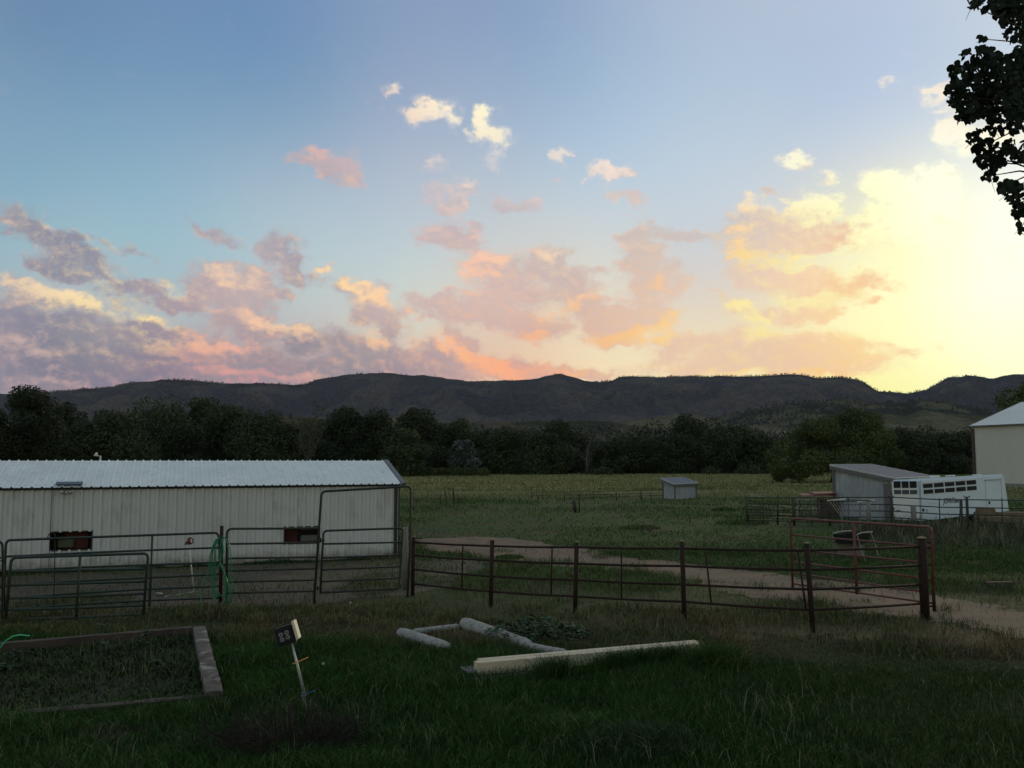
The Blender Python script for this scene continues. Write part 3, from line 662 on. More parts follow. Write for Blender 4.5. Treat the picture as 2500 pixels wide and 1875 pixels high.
def ridge(name, profile, R, front, back, wav, mat, na=520, nk=80, spur=0.35, jag=0.004):
    az = np.linspace(-44, 44, na); f = prof(profile)
    A, K = np.meshgrid(az, np.linspace(0, 1, nk), indexing='ij')
    crest = 0.62                                      # share of the rows in front of the crest
    depth = np.where(K < crest, front + (R - front) * (K / crest), R + (back - R) * ((K - crest) / (1 - crest)))
    wig = (fbmn(np.tan(np.radians(A)) * 6 + 20, K * 0 + 3.1, 5) - 0.5) * wav
    X = np.tan(np.radians(A)) * depth; Y = depth + wig * np.clip(K * 1.6, 0, 1)
    t = np.where(K < crest, K / crest, 1 - (K - crest) / (1 - crest))
    hc = f(A) * R + CAMZ
    sp = fbmn(X / (R * 0.09) + 7, Y / (R * 0.16) + 3, 31, 5)
    rid = 1 - np.abs(sp * 2 - 1) * 2
    shape = np.clip(t, 0, 1) ** 1.25
    mid = np.clip(1 - np.abs(t - 0.5) * 2, 0, 1)
    h = hc * (shape + spur * mid * (rid - 0.35) * 0.55)
    h = h + R * jag * (fbmn(X / (R * 0.012), Y / (R * 0.012), 77, 3) - 0.5) * np.clip(t * 3, 0, 1)
    h = np.minimum(h, (hc * 1.0) * (Y / R) * 0.995 + 0.002 * R * (t > 0.97))
    h = np.where(K <= 0, -3, h); h = np.where(K >= 1, -3, h)
    V = np.stack([X, Y, h], -1).reshape(-1, 3)
    i, j = np.meshgrid(np.arange(na - 1), np.arange(nk - 1), indexing='ij')
    b = (i * nk + j).ravel()
    F = np.stack([b, b + nk, b + nk + 1, b + 1], -1)
    o = np_mesh(name, V, F, mat, smooth=True, attr=np.clip(rid, 0, 1).reshape(-1))
    tag(o, kind='structure')
    return X, Y, h, t

def hillmat(name, wood, grass, scale, lo, hi):
    m, t, b = mk(name); b.inputs['Roughness'].default_value = 1.0; b.inputs['Specular IOR Level'].default_value = 0.0
    g = nd(t, 'ShaderNodeNewGeometry')
    n = nd(t, 'ShaderNodeTexNoise', ins={'Scale': scale, 'Detail': 8.0, 'Roughness': 0.68}); t.links.new(g.outputs['Position'], n.inputs['Vector'])
    at = nd(t, 'ShaderNodeAttribute', attribute_name='tint')     # spurs barer; their lighter colour also stands in for light on the folds
    r = nd(t, 'ShaderNodeMapRange', ins={1: lo, 2: hi}); t.links.new(wmath('ADD', n.outputs['Fac'], wmath('MULTIPLY', wmath('SUBTRACT', at.outputs['Fac'], 0.48, tree=t), 0.17, tree=t), tree=t), r.inputs[0])
    mx = nd(t, 'ShaderNodeMix', data_type='RGBA'); t.links.new(r.outputs[0], mx.inputs[0]); mx.inputs[6].default_value = (*wood, 1); mx.inputs[7].default_value = (*grass, 1)
    n2 = nd(t, 'ShaderNodeTexNoise', ins={'Scale': scale * 14, 'Detail': 5.0, 'Roughness': 0.7}); t.links.new(g.outputs['Position'], n2.inputs['Vector'])
    r2 = nd(t, 'ShaderNodeMapRange', ins={1: 0.3, 2: 0.7, 3: 0.6, 4: 1.4}); t.links.new(n2.outputs['Fac'], r2.inputs[0])
    vm = nd(t, 'ShaderNodeVectorMath', operation='SCALE'); t.links.new(mx.outputs[2], vm.inputs[0]); t.links.new(r2.outputs[0], vm.inputs['Scale'])
    t.links.new(vm.outputs[0], b.inputs['Base Color'])
    bp = nd(t, 'ShaderNodeBump', ins={'Strength': 0.9, 'Distance': 0.25 / scale}); t.links.new(n.outputs['Fac'], bp.inputs['Height']); t.links.new(bp.outputs[0], b.inputs['Normal'])
    return m
HM = hillmat('mountain_cover', (0.058, 0.060, 0.074), (0.100, 0.090, 0.086), 0.0035, 0.50, 0.66)
HF = hillmat('foothill_cover', (0.034, 0.044, 0.036), (0.105, 0.098, 0.066), 0.008, 0.50, 0.62)
HT = hillmat('grass_hill_cover', (0.060, 0.064, 0.042), (0.130, 0.120, 0.078), 0.010, 0.36, 0.55)
HB = hillmat('mesa_cover', (0.045, 0.050, 0.034), (0.105, 0.085, 0.062), 0.02, 0.44, 0.62)
RM = ridge('mountains', SKYLINE, 5000, 2900, 6400, 700, HM, na=700, nk=120, spur=0.75)
RF = ridge('foothills', FOOT, 2500, 1750, 3000, 300, HF, na=500, nk=70, spur=0.35)
RT = ridge('grassy_hills', TANH, 1500, 1050, 1800, 120, HT, na=400, nk=50, spur=0.3, jag=0.002)
RB = ridge('mesa', MESA, 900, 560, 1100, 40, HB, na=400, nk=50, spur=0.1, jag=0.002)

# pines that stand on the ridges, too many and too small to tell apart
def pines(name, label, src, n, hmin, hmax, seed, crestbias, rmin=0.16):
    rr = np.random.default_rng(seed); X, Y, H_, T_ = src
    w = (np.where(T_ > crestbias, 1.0, 0.12) * (T_ > 0.15)).ravel(); w[H_.ravel() < 5] = 0
    w = w * (0.1 + (fbmn(X.ravel() / 260 + 3, Y.ravel() / 260 + 9, 12, 4) > 0.47)); w /= w.sum()
    idx = rr.choice(len(w), n, p=w)
    x = X.ravel()[idx]; y = Y.ravel()[idx]; z = H_.ravel()[idx]
    x = x + rr.normal(0, 6, n); y = y + rr.normal(0, 4, n)
    h = rr.uniform(hmin, hmax, n); r = h * rr.uniform(rmin, rmin * 1.9, n)
    ns = 5; ang = np.arange(ns) * 2 * math.pi / ns
    V = np.zeros((n, ns * 2 + 1, 3))
    V[:, 0] = np.stack([x, y, z + h], -1)
    for k in range(ns):
        V[:, 1 + k] = np.stack([x + r * np.cos(ang[k]), y + r * np.sin(ang[k]), z + h * 0.15], -1)
        V[:, 1 + ns + k] = np.stack([x + r * .62 * np.cos(ang[k]), y + r * .62 * np.sin(ang[k]), z + h * 0.55 * np.ones(n)], -1)
    F = []
    base = np.arange(n) * (ns * 2 + 1)
    for k in range(ns):
        k2 = (k + 1) % ns
        F.append(np.stack([base + 1 + k, base + 1 + k2, base + 1 + ns + k2], -1)); F.append(np.stack([base + 1 + k, base + 1 + ns + k2, base + 1 + ns + k], -1))
        F.append(np.stack([base + 1 + ns + k, base + 1 + ns + k2, base], -1))
    o = np_mesh(name, V.reshape(-1, 3), np.concatenate(F), M['pine'], attr=np.repeat(rr.random(n), ns * 2 + 1))
    tag(o, label, 'forest', kind='stuff')
pines('ridge_pines', 'tiny dark pines standing along the crest and slopes of the far mountains', RM, 9000, 5, 12, 5, 0.93)
pines('foothill_pines', 'dark pine wood covering the lower foothills on the right', RF, 6000, 6, 12, 6, 0.55, 0.2)
pines('mesa_shrubs', 'low dark shrubs dotted over the flat topped bluff behind the tree line', RB, 5000, 2, 4.5, 8, 0.3, 0.45)

# ---------------------------------------------------------------- trees
def leaf_cloud(lobes, n, size, rr, squash=0.85, shell=0.55, shade_down=0.85):
    """leaf quads spread through lumps (cx,cy,cz,rx,ry,rz)"""
    lobes = np.array(lobes)
    w = (lobes[:, 3] * lobes[:, 5]); w = w / w.sum()
    idx = rr.choice(len(lobes), n, p=w)
    d = rr.normal(size=(n, 3)); d /= np.linalg.norm(d, axis=1)[:, None]
    d[:, 2] = np.where(d[:, 2] < -0.3, d[:, 2] * shade_down, d[:, 2])
    rad = shell + (1 - shell) * rr.random(n) ** 0.7 + rr.normal(0, 0.06, n)
    C = lobes[idx, :3] + d * lobes[idx, 3:6] * rad[:, None]
    nrm = d + rr.normal(0, 0.75, (n, 3)); nrm /= np.linalg.norm(nrm, axis=1)[:, None]
    up = rr.normal(size=(n, 3)); u = np.cross(nrm, up); u /= np.linalg.norm(u, axis=1)[:, None]; v = np.cross(nrm, u)
    s = size * rr.uniform(0.5, 1.35, n)[:, None]
    a = u * s; b = v * s * squash
    V = np.stack([C - a * .5, C + b * .45 + a * .05, C + a * .55, C - b * .5 - a * .05], 1).reshape(-1, 3)
    F = np.arange(n * 4).reshape(n, 4)
    return V, F, np.repeat(rr.random(n), 4)

def limbs(mb, base, top, r, rr, lobes, n=6):
    base, top = Vector(base), Vector(top)
    mid = base.lerp(top, 0.5) + Vector((rr.normal() * .3, rr.normal() * .3, 0))
    mb.tube([base, base.lerp(mid, .5), mid, top], [r * 1.15, r * .9, r * .7, r * .25], 8)
    for k in range(n):
        L = lobes[int(rr.integers(len(lobes)))]
        t = rr.uniform(0.25, 0.85); p = base.lerp(top, t)
        e = Vector((L[0], L[1], L[2] + L[5] * .3))
        m = p.lerp(e, 0.5) + Vector((0, 0, abs(e.z - p.z) * .15))
        mb.tube([p, m, e], [r * .45 * (1.1 - t), r * .3 * (1.1 - t), r * .07], 6)

def make_tree(name, label, cat, x, y, h, w, mat, n=5000, leaf=0.5, seed=1, low=0.12, lumps=16, group=None, bark='bark', spread=1.0, dens=1.0):
    rr = np.random.default_rng(seed)
    t = thing(name, label, cat, (x, y, 0), group)
    lobes = []
    for k in range(lumps):
        u = rr.random() if k % 4 else rr.random() * .25
        z = h * (low + (0.93 - low) * u ** 0.85)
        prof_ = math.sin(math.pi * min(0.96, (z / h * 0.74 + 0.24))) ** 0.55
        a = rr.uniform(0, 6.28); rad = w / 2 * prof_ * rr.uniform(0.25, 0.82) * spread
        s = rr.uniform(0.13, 0.26) * w * (1.1 - 0.35 * u)
        z = min(z, h - s * .8)
        lobes.append((x + math.cos(a) * rad, y + math.sin(a) * rad * .9, z, s, s, s * rr.uniform(.7, 1.0)))
    lobes.append((x, y, h * 0.55, w * .24, w * .24, h * .34))
    s = w * .20; lobes.append((x + rr.normal() * w * .06, y, h - s * 1.1, s, s, s * 1.1)); lobes.append((x + rr.uniform(-.18, .18) * w, y, h - s * 1.9, s * 1.2, s, s * 1.2))
    V, F, tint = leaf_cloud(lobes, n, leaf, rr)
    V[:, 2] = np.maximum(V[:, 2], 0.05)
    np_mesh('crown', V, F, M[mat], parent=t, attr=tint)
    mb = MB(); limbs(mb, (x, y, -.1), (x, y, h * .78), max(.16, h * .022), rr, lobes)
    mb.build('trunk', M[bark], t, smooth=True)
    return t

G1 = 'cottonwoods of the tree line behind the field'
# (V-survey x, half width, top y, depth, material, label)
TL = [
 (62,72,834,150,'leaf_dark','tall dark cottonwood with a pointed top at the far left end of the tree line'),
 (-30,60,880,146,'leaf_dark','dark cottonwood cut by the left edge of the picture'),
 (140,52,869,162,'leaf_dark','dark cottonwood just right of the tall pointed one at the far left'),
 (250,80,886,138,'leaf_mid','broad cottonwood standing behind the small yard light on the pole'),
 (190,48,905,136,'leaf_dark','lower cottonwood between the dark left trees and the yard light'),
 (345,78,853,185,'leaf_mid','high domed cottonwood whose round top stands above the left barn roof'),
 (435,60,858,190,'leaf_mid','cottonwood on the right shoulder of the high dome above the barn'),
 (395,62,915,160,'leaf_dark','very dark cottonwood filling the hollow above the middle of the barn roof'),
 (500,62,872,172,'leaf_mid','rounded cottonwood above the right half of the barn roof'),
 (565,70,884,158,'leaf_mid','wide cottonwood just left of the pale birch with bare stem'),
 (615,45,915,165,'leaf_dark','small dark cottonwood touching the pale birch from the left'),
 (742,58,876,170,'leaf_dark','dark full cottonwood immediately right of the pale birch'),
 (815,56,877,175,'leaf_dark','dark cottonwood above the right end of the barn roof ridge'),
 (905,60,882,190,'leaf_dark','cottonwood right of the barn roof peak with a flat broad top'),
 (870,48,925,168,'leaf_mid','lower cottonwood standing in front near the barn gable'),
 (985,48,905,200,'leaf_mid','cottonwood rising behind the silvery willow'),
 (1100,66,925,196,'leaf_mid','lighter green cottonwood right of the silvery willow'),
 (1180,50,936,200,'leaf_mid','small round cottonwood right of the lighter green one at the field edge'),
 (1213,56,908,225,'leaf_dark','taller cottonwood behind the two round ones in the middle of the tree line'),
 (1305,46,955,200,'leaf_dark','low cottonwood just right of the bleached dead tree'),
 (1378,62,940,206,'leaf_dark','dark cottonwood between the dead tree and the tallest middle clump'),
 (1492,72,893,228,'leaf_dark','tallest cottonwood of the middle clump behind the little field shelter'),
 (1455,52,938,204,'leaf_dark','dark cottonwood in front of the tallest middle clump, on its left'),
 (1545,50,932,208,'leaf_dark','dark cottonwood in front of the tallest middle clump, on its right'),
 (1590,46,918,224,'leaf_mid','cottonwood right of the middle clump with a narrow crown'),
 (1630,44,936,212,'leaf_mid','cottonwood partly hidden by the left side of the lone elm'),
 (1430,46,955,204,'leaf_dark','low bushy cottonwood at the field edge left of the field shelter'),
 (1040,40,930,215,'leaf_dark','cottonwood seen in the gap right of the silvery willow'),
 (1945,60,925,190,'leaf_dark','dark cottonwood right of the lone elm'),
 (2030,56,935,196,'leaf_dark','dark cottonwood above the horse trailer windows'),
 (2085,50,932,200,'leaf_dark','dark cottonwood touching the left edge of the big tan barn'),
 (2150,60,925,210,'leaf_dark','dark cottonwood hidden for the most part behind the big tan barn'),
 (670,40,955,205,'leaf_dark','low dark cottonwood behind the stem of the pale birch'),
]
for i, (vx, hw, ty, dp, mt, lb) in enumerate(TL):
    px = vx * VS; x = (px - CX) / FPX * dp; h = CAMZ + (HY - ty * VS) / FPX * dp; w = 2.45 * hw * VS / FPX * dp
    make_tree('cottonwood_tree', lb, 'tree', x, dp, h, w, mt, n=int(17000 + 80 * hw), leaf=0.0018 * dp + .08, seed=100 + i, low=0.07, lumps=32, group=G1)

# the mass of the river wood behind the front row, too dense to tell trees apart
wr_ = np.random.default_rng(41); WL_ = []
for k in range(150):
    vx = -80 + 2330 * k / 149; dpw = 236 + wr_.uniform(0, 30); tz = CAMZ + (HY - (928 + wr_.normal() * 9 + (18 if 1000 < vx < 1360 else 0)) * VS) / FPX * dpw
    X_w = (vx * VS - CX) / FPX * dpw
    for f_, r_ in ((.12, 3.6), (.36, 3.6), (.62, 3.4), (.82, 2.6)): WL_.append((X_w + wr_.normal() * 1.5, dpw, tz * f_, r_ * 1.2, 2.5, min(r_, tz * .2 + 1)))
V, F, tint = leaf_cloud(WL_, 110000, .62, wr_); V[:, 2] = np.maximum(V[:, 2], 0.05)
tag(np_mesh('river_wood', V, F, M['leaf_dark'], attr=tint), 'dense dark wood filling the back of the tree line behind the front cottonwoods', 'wood', kind='stuff')
def dp_at(vx, vy_base): return FPX * CAMZ / (vy_base * VS - HY)
# lone elm in the field
EX, EY = (1795 * VS - CX) / FPX * 122.0, 122.0
rr = np.random.default_rng(5)
elm = thing('elm_tree', 'big spreading elm standing alone in the field behind the lean-to shed', 'tree', (EX, EY, 0))
def E(vx, vy, s, dy=0.0):
    """lump of the elm at surveyed place, radius in survey units"""
    k = VS / FPX * EY
    return ((vx * VS - CX) / FPX * (EY + dy), EY + dy, CAMZ + (HY - vy * VS) / FPX * EY, s * k, s * k * .9, s * k * .85)
EL_ = [E(1845, 905, 30), E(1810, 915, 30, 3), E(1880, 915, 30, -2), E(1780, 930, 34, -3), E(1750, 930, 28), E(1730, 955, 38, 2), E(1700, 975, 34), E(1690, 1010, 32, -2), E(1680, 1030, 16), E(1850, 950, 50), E(1800, 960, 50, 2), E(1900, 950, 34, -3), E(1918, 985, 30),
       E(1870, 990, 44, -2), E(1760, 1000, 40, -3), E(1720, 1020, 26, -2), E(1825, 1000, 40, -4), E(1925, 1000, 18), E(1770, 945, 30, 5), E(1860, 925, 30, 4), E(1668, 985, 18)]
V, F, tint = leaf_cloud(EL_, 60000, 0.24, rr, shell=0.45)
np_mesh('crown', V, F, M['leaf_warm'], parent=elm, attr=tint)
mb = MB(); limbs(mb, (EX, EY, -.1), (EX + 1, EY, 8.5), .45, rr, EL_, 12); mb.build('trunk', M['bark'], elm, smooth=True)

# tree whose crown shows over the big barn at the right edge
x = (2240 * VS - CX) / FPX * 124
make_tree('elm_tree', 'leafy tree whose dark crown shows above the big barn roof at the right edge', 'tree', x, 124, 15.6, 11, 'leaf_warm', n=16000, leaf=.34, seed=77, low=.35, lumps=24)

# bare birch, dead tree, willow
def bare(name, label, vx, ty, dp, seed, mat, n, spread, tw):
    rr = np.random.default_rng(seed)
    x = (vx * VS - CX) / FPX * dp; h = CAMZ + (HY - ty * VS) / FPX * dp
    t = thing(name, label, 'tree', (x, dp, 0)); mb = MB(); ends = []
    top = Vector((x + spread * .3, dp, h * .8))
    mb.tube([(x, dp, -.1), (x - .15, dp, h * .3), (x + .3, dp, h * .55), top], [.30, .24, .17, .06], 7)
    for k in range(n):
        f = rr.uniform(.2, .95); p = Vector((x, dp, 0)).lerp(top, f); a = rr.uniform(0, 6.28); L = h * rr.uniform(.16, .36)
        e = p + Vector((math.cos(a) * spread * rr.uniform(.3, 1), math.sin(a) * spread * .6, L)); e.z = min(e.z, h)
        mb.tube([p, p.lerp(e, .5) + Vector((math.cos(a) * .4, 0, -.3)), e], [.10, .06, .02], 5)
        for q in range(5):
            s = p.lerp(e, rr.uniform(.3, .95)); d = Vector((rr.normal(), rr.normal() * .6, abs(rr.normal()) + .4)).normalized() * rr.uniform(.8, 2.0)
            mb.tube([s, s + d], [.035, .012], 4, caps=False); ends.append(s + d)
    mb.build('trunk', M[mat], t, smooth=True)
    if tw:
        L = [(e.x, e.y, e.z, .8, .8, .7) for e in ends]
        V, F, tint = leaf_cloud(L, tw, .3, rr); np_mesh('crown', V, F, M['weed'], parent=t, attr=tint)
bare('birch_tree', 'thin birch with pale bare stem behind the barn roof', 668, 885, 150, 3, 'pale_bark', 12, 2.6, 1500)
bare('dead_tree', 'bleached dead tree with forked bare limbs in the middle of the tree line', 1268, 915, 190, 9, 'pale_bark', 16, 4.0, 0)
wx = (1003 * VS - CX) / FPX * 185
make_tree('willow_tree', 'silvery grey willow standing behind the low hedge', 'tree', wx, 185, CAMZ + (HY - 950 * VS) / FPX * 185, 8.2, 'leaf_grey', n=6500, leaf=.5, seed=55, low=.05)
hr = np.random.default_rng(8)
hd = thing('hedge', 'low rounded hedge of willow bushes at the far edge of the field', 'hedge', ((982 * VS - CX) / FPX * 176, 176, 0))
HL = []
for k in range(17):
    vx = 918 + k * 8.1; hx = (vx * VS - CX) / FPX * 176
    HL.append((hx, 176 + hr.normal() * .4, .8, 1.1, 1.0, hr.uniform(1.0, 1.5)))
V, F, tint = leaf_cloud(HL, 9000, .3, hr); V[:, 2] = np.maximum(V[:, 2], 0.02); np_mesh('foliage', V, F, M['leaf_bush'], parent=hd, attr=tint)
# undergrowth along the foot of the tree line
for i, (vx, hh, ww, dp, lb) in enumerate([(1330,2.6,6,196,'small round bush at the field edge below the dead tree'),(1300,2.2,5,190,'paler bush left of the small round one at the field edge'),(1530,2.0,5,200,'small bush at the foot of the trees above the field shelter'),(1615,2.4,8,200,'wide low bush at the field edge left of the lone elm'),(1130,3.5,9,192,'thick bush at the foot of the lighter green cottonwood'),(880,3.0,8,175,'dark bush beside the barn gable at the field edge')]):
    make_tree('bush', lb, 'bush', (vx * VS - CX) / FPX * dp, dp, hh, ww, 'leaf_mid', n=1800, leaf=.42, seed=300 + i, low=0.02, lumps=8)

# the near poplar at the right edge: its hanging twigs reach into the picture
pop = thing('poplar_tree', 'near poplar whose dark hanging leaves fill the upper right corner', 'tree', (5.6, 5.2, 0))
rr = np.random.default_rng(21)
CL = [(2150,5,50,26),(2195,45,36,50),(2180,20,40,30),(2118,128,44,26),(2085,160,34,26),(2150,165,60,45),(2195,170,40,60),(2070,205,28,28),(2110,215,52,40),(2160,225,56,44),(2200,240,30,50),(2090,250,28,18),(2150,285,50,10),(2125,315,32,16),(2105,300,14,12),(2150,345,26,20),(2128,350,26,16),(2138,380,18,14),(2195,325,30,26),(2185,412,26,18),(2200,450,20,30),(2208,490,9,16),(2172,400,14,12),(2120,84,10,6),(2100,12,16,8),(2205,100,14,30)]
def leaf_shape(c, d, nrm, L, W):
    """poplar leaf: rounded body with a drawn-out tip; d = direction of the tip"""
    d = d.normalized(); s = d.cross(nrm).normalized(); n_ = s.cross(d)
    out = [(-.5, 0), (-.42, .28), (-.15, .5), (.1, .42), (.3, .2), (.5, 0), (.3, -.2), (.1, -.42), (-.15, -.5), (-.42, -.28)]
    return [c + d * (a * L) + s * (b * W) + n_ * (-abs(b) * .25 * W) for a, b in out]
vs, fs, ti = [], [], []
def put_leaf(c, d, nrm, L, W):
    b = len(vs); vs.extend(leaf_shape(c, d, nrm, L, W)); fs.append(tuple(range(b, b + 10))); ti.extend([rr.random()] * 10)
k0 = VS / FPX
anch = []
for (vx, vy, rx, ry) in CL:
    n = max(10, int(rx * ry / 15)); Yc = 4.7 + rr.normal() * .25
    anch.append(P(vx * VS, vy * VS, Yc))
    for q in range(n):
        a = rr.uniform(0, 6.28); r = math.sqrt(rr.random())
        c = P((vx + math.cos(a) * rx * r) * VS, (vy + math.sin(a) * ry * r) * VS, Yc + rr.normal() * .12)
        d = Vector((rr.normal() * .7 - .3, rr.normal() * .5, -1.0 + rr.normal() * .55))
        nrm = Vector((rr.normal() * .8, -1.2, rr.normal() * .8))
        L = rr.uniform(.028, .056); put_leaf(c, d, nrm, L, L * rr.uniform(.68, .92))
for q in range(2600):   # the rest of the crown, above and to the right of the picture
    a = rr.uniform(0, 6.28); r = rr.random() ** .5
    c = Vector((5.4 + math.cos(a) * 2.0 * r, 5.2 + math.sin(a) * 2.2 * r, 5.0 + rr.uniform(0, 3.8) * (1 - .3 * r)))
    if c.x < .615 * c.y + .15: continue
    L = rr.uniform(.06, .09); put_leaf(c, Vector((rr.normal(), rr.normal(), -1)), Vector((rr.normal(), rr.normal(), 1)), L, L * .85)
me = bpy.data.meshes.new('leaves'); me.from_pydata([v - Vector((5.6, 5.2, 0)) for v in vs], [], fs); me.update(); me.materials.append(M['leaf_near'])
at = me.attributes.new('tint', 'FLOAT', 'POINT'); at.data.foreach_set('value', ti)
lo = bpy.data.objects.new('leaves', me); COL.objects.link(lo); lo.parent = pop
mb = MB(); mb.tube([(5.6, 5.2, -.1), (5.55, 5.2, 1.5), (5.45, 5.15, 3.6), (5.5, 5.2, 6.0), (5.6, 5.2, 8.2)], [.24, .2, .16, .1, .03], 10); mb.build('trunk', M['bark'], pop, smooth=True)
mb = MB()
hubs = [P(2290 * VS, 120 * VS, 4.75), P(2280 * VS, 260 * VS, 4.75), P(2270 * VS, 380 * VS, 4.75)]
for hb, z in zip(hubs, (3.9, 3.6, 3.3)): mb.tube([(5.5, 5.2, z), ((5.5 + hb.x) / 2, 5.0, hb.z + .1), hb], [.05, .03, .012], 6)
for a_ in anch:
    hb = min(hubs, key=lambda p: (p - a_).length)
    mb.tube([hb, hb.lerp(a_, .5) + Vector((0, 0, .03)), a_], [.007, .005, .002], 5, caps=False)
    for q in range(3):
        e = a_ + Vector((rr.normal() * .035, rr.normal() * .03, -abs(rr.normal()) * .03)); mb.tube([a_, e], [.002, .001], 4, caps=False)
mb.build('branch', M['bark'], pop, smooth=True)

# ---------------------------------------------------------------- buildings
def ribbed(mb, A, u, up, nout, u0, u1, v0, v1, pitch, rib=0.055, hgt=0.05, u_start=0.0):
    """profiled sheet: spans u0..u1 along u and v0..v1 along up, ribs on a common pitch"""
    xs = [(u0, 0.0)]
    k = math.floor((u0 - u_start) / pitch)
    while u_start + k * pitch < u1 + pitch:
        c = u_start + k * pitch
        for a, h in ((c - rib, 0), (c - rib * .45, hgt), (c + rib * .45, hgt), (c + rib, 0), (c + pitch * .33, 0), (c + pitch * .36, hgt * .16), (c + pitch * .64, hgt * .16), (c + pitch * .67, 0)):
            if u0 < a < u1: xs.append((a, h))
        k += 1
    xs.append((u1, 0.0)); xs.sort()
    vs, fs = [], []
    for a, h in xs:
        p = A + u * a + nout * h
        vs += [p + up * v0, p + up * v1]
    for i in range(len(xs) - 1): fs.append((2 * i, 2 * i + 2, 2 * i + 3, 2 * i + 1))
    mb.add(vs, fs)

def hit(px, py, A, n):
    """where the survey ray meets the plane through A with normal n"""
    d = ray(px, py); o = Vector((0, 0, CAMZ))
    return o + d * ((A - o).dot(n) / d.dot(n))

# --- long white barn at the left
A = G(971, 1361); B = G(20, 1401)
u = (B - A); u.z = 0; u.normalize()
n = Vector((u.y, -u.x, 0))
if n.y > 0: n = -n
Z = Vector((0, 0, 1)); Hw = 2.53; LEN = 17.5
back = -n
barn = thing('metal_barn', 'long low white ribbed metal barn with two small window openings and black corner trim', 'barn', A)
def uz(px, py):
    p = hit(px, py, A, n); return (p - A).dot(u), p.z
W1 = [uz(123, 1300), uz(222, 1340)]; W2 = [uz(695, 1288), uz(779, 1324)]
op = []
for w in (W2, W1):
    ua_, ub = sorted((w[0][0], w[1][0])); za, zb = sorted((w[0][1], w[1][1])); op.append((ua_, ub, za, zb))
mb = MB(); cur = 0.0
PIT = 0.265
for (a, b, z0, z1) in op:
    ribbed(mb, A, u, Z, n, cur, a, 0.02, Hw, PIT); ribbed(mb, A, u, Z, n, a, b, 0.02, z0, PIT); ribbed(mb, A, u, Z, n, a, b, z1, Hw, PIT); cur = b
ribbed(mb, A, u, Z, n, cur, LEN, 0.02, Hw, PIT)
Wd = 5.2
mb.quad(A, A + Z * Hw, A + back * Wd + Z * Hw, A + back * Wd)
mb.quad(A + u * LEN, A + u * LEN + Z * Hw, A + u * LEN + back * Wd + Z * Hw, A + u * LEN + back * Wd)
mb.quad(A + back * Wd, A + back * Wd + Z * Hw, A + back * Wd + u * LEN + Z * Hw, A + back * Wd + u * LEN)
ridge_z, rb = 3.30, 2.6
for s in (0.0, LEN): mb.add([A + u * s + Z * Hw, A + u * s + back * rb + Z * (ridge_z - .04), A + u * s + back * Wd + Z * Hw], [(0, 1, 2)])
mb.build('wall', M['white_panel'], barn)
ov = 0.16
e0 = A - u * .12 + n * ov + Z * (Hw - .03)
rt = A - u * .12 + back * rb + Z * ridge_z
sl = (rt - e0); SL = sl.length; sl.normalize(); rn = u.cross(sl).normalized()
if rn.z < 0: rn = -rn
mb = MB(); ribbed(mb, e0, u, sl, rn, 0.0, LEN + .25, 0.0, SL, PIT, rib=.04, hgt=.036, u_start=.12)
e1 = A - u * .12 + back * (Wd + ov) + Z * (Hw - .03); sl2 = (rt - e1); SL2 = sl2.length; sl2.normalize(); rn2 = u.cross(sl2).normalized(); rn2 = rn2 if rn2.z > 0 else -rn2
ribbed(mb, e1, u, sl2, rn2, 0.0, LEN + .25, 0.0, SL2, PIT, rib=.04, hgt=.036, u_start=.12)
roof = mb.build('roof', M['white_roof'], barn)
mb = MB()
q = u * -.10
mb.prism([e0 + q - rn * .10, e0 + q + rn * .05, rt + q + rn * .05, rt + q - rn * .10], u * .15)
mb.prism([e1 + q - rn2 * .10, e1 + q + rn2 * .05, rt + q + rn2 * .047, rt + q - rn2 * .10], u * .15)
mb.each('rake_trim', M['grey_trim'], barn)
mb = MB(); mb.box(A + n * .012 + u * .06 + Z * 1.24, .19, .05, 2.48, u, n, Z); mb.build('corner_trim', M['black_trim'], barn)
mb = MB(); mb.prism([A + n * .03 + Z * (Hw - .10), A + n * .06 + Z * (Hw - .10), A + n * .14 + Z * (Hw - .045), A + n * .03 + Z * (Hw - .02)], u * LEN); mb.build('eave_trim', M['black_trim'], barn)
